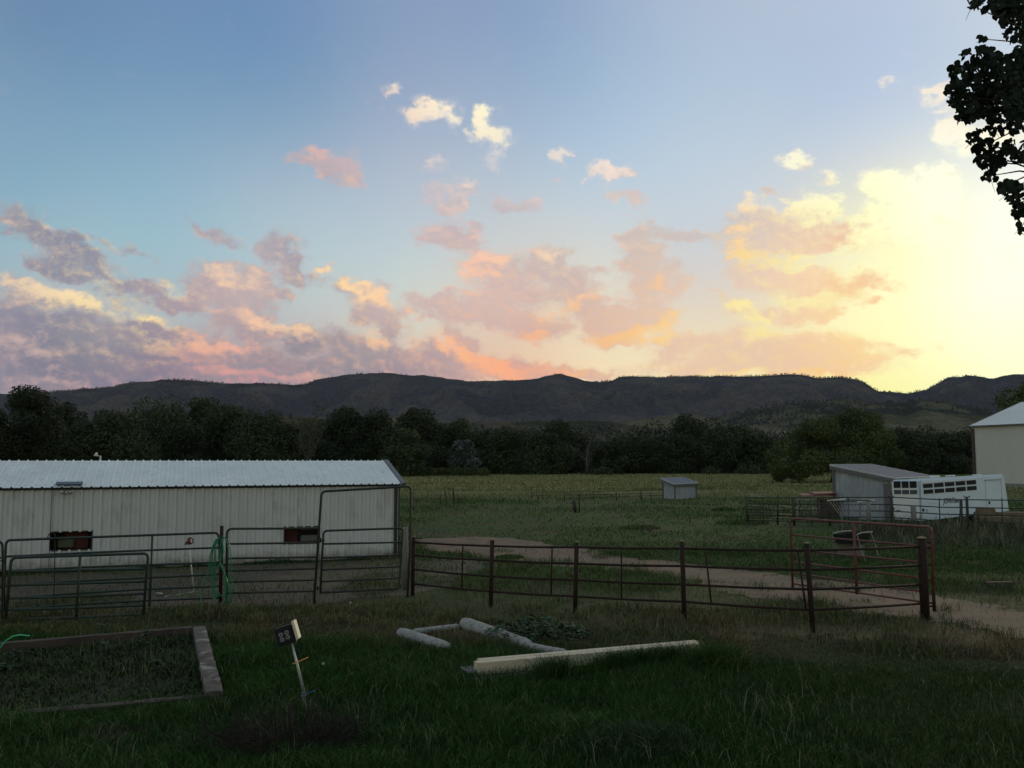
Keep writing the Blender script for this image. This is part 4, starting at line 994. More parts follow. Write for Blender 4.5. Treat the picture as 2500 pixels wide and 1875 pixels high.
for k, (a, b, z0, z1) in enumerate(op):
    c = A + u * (a + b) / 2 + Z * (z0 + z1) / 2
    mb = MB(); w_, h_ = b - a, z1 - z0
    D_ = .42
    for (x0_, x1_, y0_, y1_) in ((a - .03, a, z0, z1), (b, b + .03, z0, z1), (a - .03, b + .03, z1, z1 + .03), (a - .03, b + .03, z0 - .03, z0)):
        mb.prism([A + u * x0_ + Z * y0_ + n * .03, A + u * x1_ + Z * y0_ + n * .03, A + u * x1_ + Z * y1_ + n * .03, A + u * x0_ + Z * y1_ + n * .03], back * (D_ + .03))
    wf = mb.build('window', M['black_trim'], barn)
    wf['label'] = ('dark window opening with a rail across and a view of the field through it', 'dark window opening with a red board and a feed sack inside')[k]
    if k == 1:
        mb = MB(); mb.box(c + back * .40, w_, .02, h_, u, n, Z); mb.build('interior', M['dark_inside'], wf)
        mb = MB(); mb.box(c + back * .34 - u * .12 * w_, w_ * .55, .04, h_ * .96, u, n, Z); mb.build('board', M['red_board'], wf)
        mb = MB(); mb.box(c + back * .26 + u * .14 * w_ - Z * .1, w_ * .40, .08, h_ * .46, u, n, Z); mb.build('feed_sack', M['feed_bag'], wf, bevel=.03)
    else:
        mb = MB(); mb.box(c + back * .38 + u * w_ * .30, w_ * .42, .05, h_, u, n, Z); mb.build('board', M['red_board'], wf)
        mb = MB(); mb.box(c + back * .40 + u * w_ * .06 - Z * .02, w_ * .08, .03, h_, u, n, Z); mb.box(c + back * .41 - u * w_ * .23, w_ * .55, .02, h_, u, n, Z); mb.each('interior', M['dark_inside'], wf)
        mb = MB(); mb.box(c + back * .30 - u * .24 * w_ - Z * .13, w_ * .50, .22, .20, u, n, Z); mb.build('feed_trough', M['grey_trim'], wf, bevel=.02)
        mb = MB(); mb.box(c + back * .34 - u * .24 * w_ + Z * h_ * .36, w_ * .48, .03, h_ * .2, u, n, Z); mb.build('shutter', M['feed_bag'], wf)
mb = MB(); pu, pz = uz(965, 1265)
mb.box(A + u * pu + n * .02 + Z * pz, .10, .012, .17, u, n, Z); mb.build('sticker', M['black'], barn)
for k in range(6):
    mb = MB() if k == 0 else mb
    mb.box(A + u * (pu + (-.02 if k % 2 else .022)) + n * .028 + Z * (pz + .055 - .05 * (k // 2)), .026, .004, .028, u, n, Z)
mb.each('sticker_mark', M['socket'], barn)
# motion light on the wall and its little solar panel on the roof edge
fu, fz = uz(163, 1197)
fl = thing('flood_light', 'twin motion flood light with grey heads under the barn eave', 'light', A + u * fu + Z * fz)
p = A + u * fu + Z * fz + n * .03
mb = MB(); mb.box(p, .12, .05, .09, u, n, Z); mb.build('base', M['galv'], fl, bevel=.01)
for s in (-1, 1):
    mb = MB(); mb.tube([p + n * .02, p + u * s * .09 + n * .07 - Z * .02], .012, 6)
    mb.tube([p + u * s * .09 + n * .07 - Z * .01, p + u * s * .12 + n * .15 - Z * .07], [.028, .05], 10); mb.build('lamp_head', M['galv'], fl, smooth=True)
mb = MB(); mb.box(p + n * .06 - Z * .06, .07, .06, .06, u, n, Z); mb.build('sensor', M['cream'], fl, bevel=.01)
su, _ = uz(160, 1184)
sp_ = thing('solar_panel', 'small dark solar panel strip lying on the barn roof edge', 'solar panel', e0 + u * su)
c = e0 + u * (su + .02) + sl * .20 + rn * .07
mb = MB(); mb.box(c, .72, .26, .025, u, sl, rn); mb.build('panel', pmat('solar', (.02, .035, .04), (.03, .045, .05), 4, .25), sp_)
mb = MB(); mb.box(c - rn * .03 - u * .2, .03, .24, .035, u, sl, rn); mb.box(c - rn * .03 + u * .2, .03, .24, .035, u, sl, rn); mb.each('bracket', M['galv'], sp_)

# yard light on a pole behind the barn
Yd = 45.0
p0 = P(245, 1130, Yd); base = Vector((p0.x, Yd, 0))
yl = thing('yard_light', 'small white yard light on a pole behind the barn roof', 'lamp', base)
t0 = P(245, 1112, Yd); arm = P(234, 1113.5, Yd); hd_ = P(234, 1107, Yd)
mb = MB(); mb.tube([base, t0], .05, 8); mb.build('pole', M['galv'], yl, smooth=True)
mb = MB(); mb.tube([t0 - Z * .03, arm], .035, 6); mb.build('arm', M['galv'], yl, smooth=True)
mb = MB(); mb.tube([arm, arm + Z * .06, arm + Z * .16, hd_ + Z * .02], [.11, .10, .06, .03], 10); mb.build('lamp_head', M['cream'], yl, smooth=True)

# --- lean-to shed on the right
def quadshed(name, label, cat, nl, nr, fr, fl, zl, zr, th, wall, roof_m, trim):
    """nl,nr,fr,fl = near-left, near-right, far-right, far-left ground corners; zl/zr roof height at left/right"""
    t = thing(name, label, cat, nl)
    nl, nr, fr, fl = [Vector(p) for p in (nl, nr, fr, fl)]
    hh = (zl, zr, zr, zl); c4 = (nl, nr, fr, fl)
    tp = [c + Z * h for c, h in zip(c4, hh)]
    mb = MB()
    for i in range(4):
        a, b = c4[i], c4[(i + 1) % 4]; ta, tb = tp[i], tp[(i + 1) % 4]
        nseg = max(3, int((b - a).length / .28)); d = (b - a).normalized(); no = Vector((d.y, -d.x, 0))
        vs = []
        for k in range(nseg + 1):
            f = k / nseg
            for df, off in ((-.12, 0), (-.05, .018), (.05, .018), (.12, 0)):
                g = min(1, max(0, f + df / nseg)); vs += [a.lerp(b, g) + no * off, ta.lerp(tb, g) + no * off]
        mb.add(vs, [(2 * i_, 2 * i_ + 2, 2 * i_ + 3, 2 * i_ + 1) for i_ in range(len(vs) // 2 - 1)])
    mb.build('wall', wall, t)
    cx = sum(tp, Vector()) / 4
    rp = [p_ + Vector(((p_ - cx).x, (p_ - cx).y, 0)).normalized() * .22 for p_ in tp]
    nz = (rp[1] - rp[0]).cross(rp[3] - rp[0]).normalized(); nz = nz if nz.z > 0 else -nz
    mb = MB(); mb.prism([q_ + nz * .03 for q_ in rp], nz * th); r_ = mb.build('roof', roof_m, t)
    mb = MB(); m2 = MB()
    for i in range(4):
        a, b = rp[i], rp[(i + 1) % 4]; d = (b - a).normalized(); o = d.cross(nz).normalized()
        if (a - cx).dot(o) < 0: o = -o
        mb.prism([a + o * .003 + nz * .0, a + o * .05 + nz * .0, a + o * .05 + nz * (th + .045), a + o * .003 + nz * (th + .045)], b - a); m2.prism([a + o * .003 - nz * .2, a + o * .035 - nz * .2, a + o * .035 - nz * .004, a + o * .003 - nz * .004], b - a)
    mb.each('roof_trim', trim, t); m2.each('fascia', M['grey_trim'], t)
    mb = MB()
    for i, (c_, h_) in enumerate(zip(c4, hh)):
        o = (c_ - (sum(c4, Vector()) / 4)).normalized(); mb.box(c_ + o * .03 + Z * (h_ / 2 - .02), .14, .14, h_ - .04)
    mb.each('corner_post', M['grey_trim'], t)
    return t
ls = quadshed('lean_to_shed', 'grey metal lean-to shed with a single blue-grey sloping roof beside the horse trailer', 'shed',
         (18.8, 50, 0), (21.05, 47.3, 0), (24.6, 50.2, 0), (22.35, 52.9, 0), 3.0, 2.3, .05, M['shed_wall'], M['shed_roof'], M['shed_trim'])
mb = MB(); a_, b_ = Vector((18.8, 50, 0)), Vector((21.05, 47.3, 0)); d_ = (b_ - a_).normalized(); o_ = Vector((d_.y, -d_.x, 0)); o_ = o_ if o_.y < 0 else -o_
c_ = a_.lerp(b_, .91) + o_ * .035
mb.box(c_ + Z * 1.02, .50, .03, 1.98, d_, o_, Z); mb.build('door', M['grey_trim'], ls)  # dark strip laid on the wall in place of the shaded corner recess
mb = MB(); mb.box(c_ + Z * 1.0 + o_ * .025 + d_ * .2, .04, .02, .14, d_, o_, Z); mb.build('handle', M['black'], ls.children[-1] if ls.children[-1].name.startswith('door') else ls)  # small black bar on the dark recess strip, which is no door

s1, s2, s3 = G(1648, 1220.5), P(1620, 1219, 75.5), P(1699, 1216, 76.0); s1.z = 0; s2.z = 0; s3.z = 0
s4 = s2 + (s3 - s1)
quadshed('field_shelter', 'tiny pale metal field shelter with a sloping roof standing alone in the pasture', 'shed', s2, s1, s3, s4,
         1.72, 1.30, .03, M['shed_wall'], M['shed_roof'], M['shed_trim'])

# --- big tan barn cut by the right edge
A = Vector((55.2, 102, 0)); d = Vector((2.4, -6.1, 0)).normalized(); bk = Vector((6.1, 2.4, 0)).normalized()
bb = thing('tan_barn', 'tall tan metal barn with a pale gable roof at the right edge', 'barn', A)
Lb, Wb, He, Hr = 20.0, 17.6, 7.5, 10.55
nb_ = -bk
mb = MB(); ribbed(mb, A, d, Z, nb_, 0, Lb, .72, He, .32, rib=.05, hgt=.02)
mb.quad(A + Z * .7, A + bk * Wb + Z * .7, A + bk * Wb + Z * He, A + Z * He)
mb.quad(A + d * Lb + Z * .7, A + d * Lb + bk * Wb + Z * .7, A + d * Lb + bk * Wb + Z * He, A + d * Lb + Z * He)
mb.quad(A + bk * Wb + Z * .7, A + bk * Wb + d * Lb + Z * .7, A + bk * Wb + d * Lb + Z * He, A + bk * Wb + Z * He)
for s in (0, Lb): mb.add([A + d * s + Z * He, A + d * s + bk * Wb + Z * He, A + d * s + bk * Wb / 2 + Z * (Hr - .05)], [(0, 1, 2)])
mb.build('wall', M['barn_wall'], bb)
for sgn in (0,):
    e_a = A - d * .35 - bk * .3 + Z * (He - .06); r_a = A - d * .35 + bk * Wb / 2 + Z * Hr; e_b = A - d * .35 + bk * (Wb + .3) + Z * (He - .06)
    s_a = (r_a - e_a); La = s_a.length; s_a.normalize(); na_ = d.cross(s_a).normalized(); na_ = na_ if na_.z > 0 else -na_
    s_b = (r_a - e_b); s_b.normalize(); nb2 = d.cross(s_b).normalized(); nb2 = nb2 if nb2.z > 0 else -nb2
    mb = MB(); ribbed(mb, e_a, d, s_a, na_, 0, Lb + .7, 0, La, .45, hgt=.03); ribbed(mb, e_b, d, s_b, nb2, 0, Lb + .7, 0, La, .45, hgt=.03)
    mb.build('roof', M['barn_roof'], bb)
    mb = MB(); mb.prism([e_a - na_ * .2, e_a + na_ * .06, r_a + na_ * .06, r_a - na_ * .2], -d * .08); mb.prism([e_b - nb2 * .2, e_b + nb2 * .06, r_a + nb2 * .057, r_a - nb2 * .2], -d * .08)
    mb.prism([e_a - Z * .12, e_a - bk * .12 - Z * .12, e_a - bk * .12 + Z * .03, e_a + Z * .03], d * (Lb + .7)); mb.each('roof_trim', M['grey_trim'], bb)
mb = MB(); mb.box(A - bk * .02 - d * .04 + Z * 3.9, .34, .3, 6.4, d, bk, Z); mb.build('corner_trim', pmat('brown_trim', (.07, .05, .045), (.05, .04, .036), 2, .7), bb)
mb = MB(); mb.box(A + d * Lb / 2 + bk * Wb / 2 + Z * .35, Lb + .16, Wb + .16, .72, d, bk, Z); mb.build('foundation', M['concrete'], bb)

# ---------------------------------------------------------------- horse trailer
ct, cb = P(2243, 1168, 44), P(2250, 1272, 44)
rt_, rbm = P(2173, 1172, 45.9), P(2181, 1268, 45.9)
ft, fb = P(2453, 1157, 48.6), P(2466, 1247, 48.6)
side = (ft - ct); rear = (rt_ - ct)
tr = thing('horse_trailer', 'white horse trailer with two rows of dark windows parked behind the pipe corral', 'trailer', (cb.x, cb.y, 0))
nS = side.cross(Vector(ct - cb)).normalized(); nS = nS if nS.y < 0 else -nS
nR = rear.cross(Vector(ct - cb)).normalized(); nR = nR if nR.y < 0 else -nR
fb, rbm = hit(2466, 1247, ct, nS), hit(2181, 1268, ct, nR)
ft2, fb2 = ft + rear, fb + (rbm - cb)
me = bpy.data.meshes.new('body'); bm = bmesh.new()
nv = [bm.verts.new(p - Vector((cb.x, cb.y, 0))) for p in (ct, rt_, ft2, ft, cb, rbm, fb2, fb)]
for f in ((0, 1, 2, 3), (4, 5, 6, 7), (0, 3, 7, 4), (0, 4, 5, 1), (1, 5, 6, 2), (2, 6, 7, 3)): bm.faces.new([nv[i] for i in f])
bmesh.ops.recalc_face_normals(bm, faces=bm.faces)
bm.edges.ensure_lookup_table()
top_e = [e for e in bm.edges if sum(v in nv[:4] for v in e.verts) >= 1]
bmesh.ops.bevel(bm, geom=top_e, offset=.12, segments=4, affect='EDGES')
for f in bm.faces: f.smooth = False
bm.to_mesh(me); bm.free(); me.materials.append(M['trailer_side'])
body = bpy.data.objects.new('body', me); COL.objects.link(body); body.parent = tr
nS = side.cross(Vector(ct - cb)).normalized(); nS = nS if nS.y < 0 else -nS
nR = rear.cross(Vector(ct - cb)).normalized(); nR = nR if nR.y < 0 else -nR
def panelq(pts, A_, n_, off, th=.02):
    q = [hit(x, y, A_, n_) + n_ * off for x, y in pts]
    m_ = MB(); m_.prism(q, n_ * th); return m_
# rear panel (slightly warmer white), three by two windows
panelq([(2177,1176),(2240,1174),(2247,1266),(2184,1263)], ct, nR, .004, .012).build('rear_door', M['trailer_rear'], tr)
o56 = lambda x, y: (2080 + x / 5.267, 1080 + y / 5.267)
for i in range(3):
    x0 = 540 + i * 103; 
    panelq([o56(x0, 500), o56(x0 + 88, 499), o56(x0 + 90, 584), o56(x0 + 5, 586)], ct, nR, .018).build('window', M['window_dark'], tr)
    panelq([o56(x0 + 6, 612), o56(x0 + 94, 611), o56(x0 + 97, 664), o56(x0 + 10, 666)], ct, nR, .018).build('window', M['window_grey'], tr)
for i in range(5):
    x0 = 912 + i * 139.5; y0 = 537 - i * 11
    panelq([o56(x0, y0), o56(x0 + 118, y0 - 9), o56(x0 + 122, y0 + 44), o56(x0 + 4, y0 + 52)], ct, nS, .006).build('window', M['window_dark'], tr)
    panelq([o56(x0 + 8, y0 + 74), o56(x0 + 126, y0 + 65), o56(x0 + 130, y0 + 118), o56(x0 + 12, y0 + 126)], ct, nS, .006).build('window', M['window_dark'], tr)
m_ = MB()
for i in range(6): pass
m_ = panelq([o56(900, 517), o56(1605, 470), o56(1606, 478), o56(901, 525)], ct, nS, .004, .03); m_.build('window_frame', M['trailer_rear'], tr)
panelq([o56(1700, 480), o56(1915, 468), o56(1916, 476), o56(1701, 490)], ct, nS, .004, .05).build('drip_rail', M['shed_trim'], tr)
m_ = MB()
for a_, b_ in (((1712, 492), (1728, 838)), ((1912, 478), (1940, 850)), ((878, 480), (885, 960))):
    p_, q_ = hit(*o56(*a_), ct, nS) + nS * .004, hit(*o56(*b_), ct, nS) + nS * .004
    m_.tube([p_, q_], .008, 4)
m_.each('door_seam', M['grey_trim'], tr)
def disc(px, py, A_, n_, r, mat, nm, off=.01):
    c_ = hit(px, py, A_, n_); u_ = n_.cross(Z).normalized(); w_ = n_.cross(u_)
    m_ = MB(); m_.prism([c_ + n_ * off + u_ * math.cos(a_ * .524) * r + w_ * math.sin(a_ * .524) * r for a_ in range(12)], n_ * .02); return m_.build(nm, mat, tr)
disc(2415, 1227, ct, nS, .085, M['black'], 'round_light'); disc(2253.5, 1245, ct, nS, .08, M['black'], 'round_light'); disc(2182, 1242, ct, nR, .07, M['black'], 'round_light', .02); disc(2178.5, 1207, ct, nR, .04, M['black'], 'round_light', .02)
for k, (x, y, w_, h_) in enumerate(((1180, 425, 80, 30), (1380, 415, 80, 20), (1720, 405, 90, 14))):
    c_ = hit(*o56(x, y + 12), ct, nS) + rear * .30; sd = side.normalized()
    m_ = MB(); m_.box(c_ + Z * .02, .42, .42, .07 + .03 * (k == 0), sd, rear.normalized(), Z); m_.build('roof_vent', M['trailer_rear'], tr, bevel=.02)
m_ = MB()
for k in range(4):
    c_ = hit(*o56(655 + k * 24, 466), ct, nR) + nR * .03; m_.box(c_, .04, .03, .025, rear.normalized(), nR, Z)
m_.each('marker_light', M['black'], tr)
# dark lettering and swoosh on the side
def text_on(txt, px0, py0, px1, A_, n_, mat, nm, slant=.35, ysc=1.0, parent=tr, off=.006):
    c_ = bpy.data.curves.new(nm, 'FONT'); c_.body = txt; c_.shear = slant; c_.extrude = .004; c_.offset = .006
    o_ = bpy.data.objects.new(nm, c_); COL.objects.link(o_)
    dg = bpy.context.evaluated_depsgraph_get(); me_ = bpy.data.meshes.new_from_object(o_.evaluated_get(dg)); bpy.data.objects.remove(o_)
    w_ = max(v.co.x for v in me_.vertices)
    p_, q_ = hit(px0, py0, A_, n_), hit(px1, py0 - (px1 - px0) * .055, A_, n_)
    X_ = (q_ - p_); s_ = X_.length / w_; X_.normalize(); Y_ = n_.cross(X_); Y_ = Y_ if Y_.z > 0 else -Y_
    org = wloc(parent)
    for v in me_.vertices:
        v.co = p_ + X_ * v.co.x * s_ + Y_ * v.co.y * s_ * ysc + n_ * (off + v.co.z) - org
    me_.materials.append(mat); oo = bpy.data.objects.new(nm, me_); COL.objects.link(oo); oo.parent = parent; return oo
text_on('JGWhThive', 2303, 1229.5, 2341, ct, nS, M['black'], 'lettering', ysc=1.35)
text_on('-Jdem', 2188, 1248.5, 2199, ct, nR, M['black'], 'small_lettering', off=.02)
m_ = MB(); m_.tube([hit(2262 + 5 * k, 1232 - 4 * math.sin(k * .5), ct, nS) + nS * .004 for k in range(8)], [.004, .008, .01, .01, .01, .008, .006, .004], 4); m_.build('stripe', M['shed_trim'], tr)
m_ = MB(); m_.box(hit(2262, 1245, ct, nS) + nS * .008, .12, .01, .05, side.normalized(), nS, Z); m_.box(hit(2263, 1250, ct, nS) + nS * .008, .08, .01, .04, side.normalized(), nS, Z); m_.each('plate_mark', M['black'], tr)
for f_ in (.42, .58):
    c_ = cb.lerp(fb, f_); sd = side.normalized(); c_ = Vector((c_.x, c_.y, .36)) - nS * .06
    m_ = MB(); m_.tube([c_ - nS * .2, c_ + nS * .05], .35, 18); w_ = m_.build('wheel', M['black'], tr, smooth=False)
    m_ = MB(); m_.tube([c_ + nS * .04, c_ + nS * .07], .2, 14); m_.build('rim', M['window_grey'], w_)
m_ = MB(); h_ = (fb + fb2) / 2; m_.tube([fb + rear * .1, h_ + side.normalized() * 1.3, fb2 - rear * .1], .05, 6); m_.tube([h_ + side.normalized() * 1.2, Vector((h_.x, h_.y, 0)) + side.normalized() * 1.2], .04, 6); m_.each('tongue', M['black'], tr)

# ---------------------------------------------------------------- air between here and the mountains
hz = MB(); hz.box((0, 3000, 499), 16000, 7600, 1002)
hm = bpy.data.materials.new('haze'); hm.use_nodes = True
ht = hm.node_tree
for n_ in list(ht.nodes):
    if n_.type == 'BSDF_PRINCIPLED': ht.nodes.remove(n_)
pv = ht.nodes.new('ShaderNodeVolumePrincipled'); pv.inputs['Density'].default_value = 1.0e-5; pv.inputs['Color'].default_value = (.86, .88, 1, 1)
ht.links.new(pv.outputs[0], [n_ for n_ in ht.nodes if n_.type == 'OUTPUT_MATERIAL'][0].inputs['Volume'])
ho = hz.build('haze', hm); tag(ho, kind='stuff')

# ---------------------------------------------------------------- pipe fences and gates
def arc(c, a, b, n=6):
    """rounded corner from a to b about the sharp corner c"""
    return [a * (1 - t) ** 2 + c * 2 * t * (1 - t) + b * t * t for t in [k / n for k in range(n + 1)]]

class Plane:
    """upright plane through two surveyed ground points"""
    def __init__(s, a, b):
        s.A = G(*a); s.B = G(*b); d = s.B - s.A; s.n = Vector((d.y, -d.x, 0)).normalized()
        if s.n.y > 0: s.n = -s.n
    def __call__(s, x, y, off=0.0): return hit(x, y, s.A, s.n) + s.n * off
    def path(s, pts, off=0.0): return [s(x, y, off) for x, y in pts]

def rounded(pl, pts, r, off=0.0):
    """polyline with its inner corners rounded, r in survey units"""
    out = [pl(*pts[0], off)]
    for i in range(1, len(pts) - 1):
        p, a, b = np.array(pts[i], float), np.array(pts[i - 1], float), np.array(pts[i + 1], float)
        u1 = (a - p) / np.linalg.norm(a - p); u2 = (b - p) / np.linalg.norm(b - p)
        out += arc(pl(*p, off), pl(*(p + u1 * r), off), pl(*(p + u2 * r), off))
    out.append(pl(*pts[-1], off)); return out

# long rusty pipe fence
SX = [1004, 1200, 1407, 1667, 1972, 2255]
base = [G(1007, 1455), G(1198, 1482), G(1404, 1497), G(1671, 1520), G(1985, 1544), G(2259, 1512)]
tops = [(1010, 1311), (1202, 1319), (1408, 1324), (1665, 1322), (1969, 1327), (2250, 1314)]
RY = [[1324,1356,1390,1425],[1333,1368,1407,1444],[1336,1376,1416,1456],[1339,1382,1427,1469],[1344,1391,1439,1489],[1334,1380,1427,1473]]
pf = thing('pipe_fence', 'rusty brown four-rail pipe fence crossing the yard between lawn and dirt path', 'fence', base[2])
axis = []
for i in range(6):
    Yb = base[i].y; t = P(tops[i][0], tops[i][1], Yb); r = .050 if i < 5 else .092
    axis.append((base[i], t))
    mb = MB(); mb.tube([base[i] - Z * .05, t], r, 12); po = mb.build('post', M['rust_pipe'], pf, smooth=True)
    mb = MB(); mb.tube([t, t + Z * .018, t + Z * .032], [r * 1.05, r * .95, r * .4], 12); mb.build('cap', M['cap'], po, smooth=True)
def onpost(i, y):
    b, t = axis[i]
    # height on the post that is seen at y
    lo, hi = 0.0, 1.0
    for _ in range(30):
        m = (lo + hi) / 2; p = b.lerp(t, m); d = p - Vector((0, 0, CAMZ))
        zc = d.y * math.cos(PITCH) + d.z * math.sin(PITCH); yc = -d.y * math.sin(PITCH) + d.z * math.cos(PITCH)
        if CY - FPX * yc / zc > y: lo = m
        else: hi = m
    return b.lerp(t, lo)
RAIL = [[onpost(i, RY[i][k]) for i in range(6)] for k in range(4)]
for k in range(4):
    pts = []
    for i in range(6):
        pts.append(RAIL[k][i])
        if i < 5: pts.append(RAIL[k][i].lerp(RAIL[k][i + 1], .5) - Z * .012)
    mb = MB(); mb.tube(pts, .025, 8); mb.build('rail', M['rust_pipe'], pf, smooth=True)
for i, f in ((0, .645), (1, .72), (2, .44), (3, .195), (3, .93)):
    a = RAIL[0][i].lerp(RAIL[0][i + 1], f); b = RAIL[3][i].lerp(RAIL[3][i + 1], f + (.03 if i == 3 else 0))
    mb = MB(); mb.tube([a, b], .019, 8); mb.build('stay', M['rust_pipe'], pf, smooth=True)

# red gate swung open behind the thick end post
pl = Plane((1933, 1445), (2280, 1500))
o7 = lambda x, y: (1880 + x / 3.568, 1240 + y / 3.568)
rg = thing('red_gate', 'faded red six-bar pipe gate swung open behind the thick end post', 'gate', pl.A)
mb = MB(); mb.tube(rounded(pl, [o7(198, 700), o7(178, 92), o7(1408, 168), o7(1425, 790)], 12), .030, 10); mb.build('gate_frame', M['red_pipe'], rg, smooth=True)
mb = MB(); mb.tube([pl(*o7(1422, 720)), pl(*o7(1432, 900))], .036, 10); mb.tube([pl(*o7(1370, 300)), pl(*o7(1420, 300))], .02, 8); mb.tube([pl(*o7(1370, 855)), pl(*o7(1428, 858))], .02, 8); mb.tube([pl(*o7(1372, 350)), pl(*o7(1416, 348))], .02, 8); mb.each('hinge', M['rust_pipe'], rg, smooth=True)
for l, r_ in (((186, 234), (1408, 338)), ((240, 368), (1412, 482)), ((192, 470), (1416, 622)), ((194, 566), (1420, 742)), ((198, 660), (1424, 832))):
    mb = MB(); mb.tube([pl(*o7(*l)), pl(*o7(*r_))], .023, 8); mb.build('rail', M['red_pipe'], rg, smooth=True)
mb = MB(); mb.tube([pl(*o7(184, 235)), *rounded(pl, [o7(186, 250), o7(195, 345), o7(260, 370)], 10)], .022, 8); mb.build('corner_brace', M['red_pipe'], rg, smooth=True)
mb = MB(); mb.tube([pl(*o7(728, 125)), pl(*o7(758, 752))], .038, 8); mb.build('stay', M['red_pipe'], rg, smooth=True)

def stock_panel(name, label, a, b, frame, rails, stays, mat, r=.022, rad=10, cat='gate', rr_=None, group=None, legs=None, off=0.0):
    pl = Plane(a, b); t = thing(name, label, cat, pl.A, group)
    if frame: mb = MB(); mb.tube(rounded(pl, frame, rad, off), r, 10); mb.build('frame', mat, t, smooth=True)
    for q in rails: mb = MB(); mb.tube(pl.path(q, off), rr_ or r * .88, 8); mb.build('rail', mat, t, smooth=True)
    for q in stays: mb = MB(); mb.tube(pl.path(q, off), r * .95, 8); mb.build('stay', mat, t, smooth=True)
    for q in (legs or []): mb = MB(); mb.tube(pl.path(q, off), r, 8); mb.build('leg', mat, t, smooth=True)
    return t, pl
GP = 'green livestock panels along the barn yard'
stock_panel('livestock_panel', 'long green six-rail panel between the far left and the hose post', (14, 1505), (538, 1478),
  [(6, 1494), (15, 1319), (534, 1300.5), (540, 1466)],
  [[(12,1359),(200,1350),(372,1343),(537,1337)], [(12,1395),(200,1385),(372,1379),(538,1373)], [(11,1430),(200,1418),(370,1410),(538,1402)], [(10,1462),(190,1448),(366,1438),(539,1431)], [(8,1490),(190,1475),(364,1466),(540,1459)]],
  [[(372,1305),(366,1466)]], M['green_pipe'], .027, 12, 'fence panel', group=GP, legs=[[(364, 1440), (365, 1482)]])
stock_panel('livestock_panel', 'short low green panel leaning in front of the long one beside the raised bed', (12, 1524), (350, 1508),
  [(14, 1512), (28, 1361.5), (362, 1351), (349.5, 1506)],
  [[(26,1396),(200,1392),(358,1389)], [(22,1429),(200,1424),(356,1419.5)], [(18,1461),(195,1456),(354,1449)], [(16,1489),(190,1484),(352,1478)], [(60,1512),(200,1507),(351,1500)]],
  [[(196,1352),(186,1508)]], M['green_pipe'], .030, 14, 'fence panel', group=GP)
stock_panel('livestock_panel', 'green panel cut by the left edge of the picture', (-330, 1545), (12, 1510),
  [(-330, 1530), (-330, 1345), (6, 1322), (11, 1490)],
  [[(-330,1385),(10,1361)], [(-330,1420),(10,1397)], [(-330,1455),(10,1432)], [(-330,1485),(10,1463)], [(-330,1512),(10,1488)]], [[(-160, 1334), (-160, 1505)]], M['green_pipe'], .027, 12, 'fence panel', group=GP)
stock_panel('livestock_panel', 'dark green panel between the hose post and the tall bow frame', (556, 1478), (768, 1474),
  [(553, 1462), (554, 1291), (778, 1290)],
  [[(554,1328),(778,1325)], [(554,1363.5),(774,1360)], [(553,1394),(772,1388)], [(553,1421),(771,1416)], [(553,1448),(770,1443)]],
  [], M['dull_green_pipe'], .027, 14, 'fence panel', group=GP, legs=[[(553, 1452), (553, 1478)]])
bw, plb = stock_panel('bow_gate_frame', 'tall arched dark green pipe frame standing over the walk-through gate', (768, 1480), (997, 1458),
  [(766, 1482), (785, 1200), (1003, 1187), (1002, 1310), (995, 1459)], [], [], M['dull_green_pipe'], .029, 12, 'gate frame', off=0.0)
plb.A = plb.A
wg, plw = stock_panel('walk_gate', 'closed dark green six-bar walk gate inside the tall arched frame', (786, 1472), (980, 1456),
  [(782, 1448), (790, 1296), (984, 1289.5), (974, 1437), (783, 1447)],
  [[(790,1328),(979,1324)], [(789,1362),(978,1355)], [(787,1391),(977,1383)], [(785,1420),(976,1411)]], [], M['dull_green_pipe'], .026, 10, 'gate')
for x, y in ((786, 1319), (779, 1436)):
    c_ = plw(x, y); mb = MB(); mb.tube([c_ - Vector((.07, 0, -.02)), c_ + Vector((.07, 0, -.01))], .012, 6); mb.tube([c_ - Vector((.03, .01, .05)), c_ + Vector((-.03, 0, .05))], .02, 6); mb.each('latch', M['black'], wg, smooth=True)

# hose post, hose, wooden post, hook, T post
b = G(538, 1482); t = P(541.5, 1284, b.y)
hp = thing('steel_post', 'dark brown steel post that carries the coiled green hose', 'post', b)
mb = MB(); mb.tube([b - Z * .05, t], .042, 12); mb.build('post', M['rust_pipe'], hp, smooth=True)
hs = thing('garden_hose', 'green garden hose hung in long loops over the brown steel post', 'hose', b)
pls = Plane((500, 1490), (580, 1490)); pls.A = b - Vector((0, .06, 0))
mb = MB(); hr = np.random.default_rng(4)
hk = lambda x, y: (260 + x / 6.637, 1270 + y / 6.637)
loops = [[(1830,300),(1760,420),(1740,700),(1735,1000),(1750,1150),(1860,1225),(1920,1180),(1910,900),(1850,720),(1830,560),(1850,400),(1880,290)],
 [(1840,290),(1740,400),(1700,700),(1710,1100),(1760,1280),(1870,1365),(1935,1280),(1945,1000),(1900,800),(1850,640),(1880,420),(1900,290)],
 [(1850,270),(1780,350),(1720,620),(1730,1150),(1800,1350),(1860,1430),(1970,1380),(2000,1200),(1960,950),(1860,730),(1840,540),(1860,300)],
 [(1890,260),(1960,330),(1990,520),(2000,900),(2010,1150),(1960,1300),(1880,1360)],
 [(1885,255),(1985,330),(2030,560),(2045,1000),(2040,1200),(1980,1380),(1860,1420)],
 [(1835,300),(1770,330),(1700,560),(1660,860),(1580,1080),(1550,1210),(1555,1340),(1600,1450)],
 [(1830,310),(1790,500),(1785,900),(1790,1100),(1850,1200)],
 [(1895,300),(1915,500),(1850,700),(1790,900),(1740,1100),(1800,1310)]]
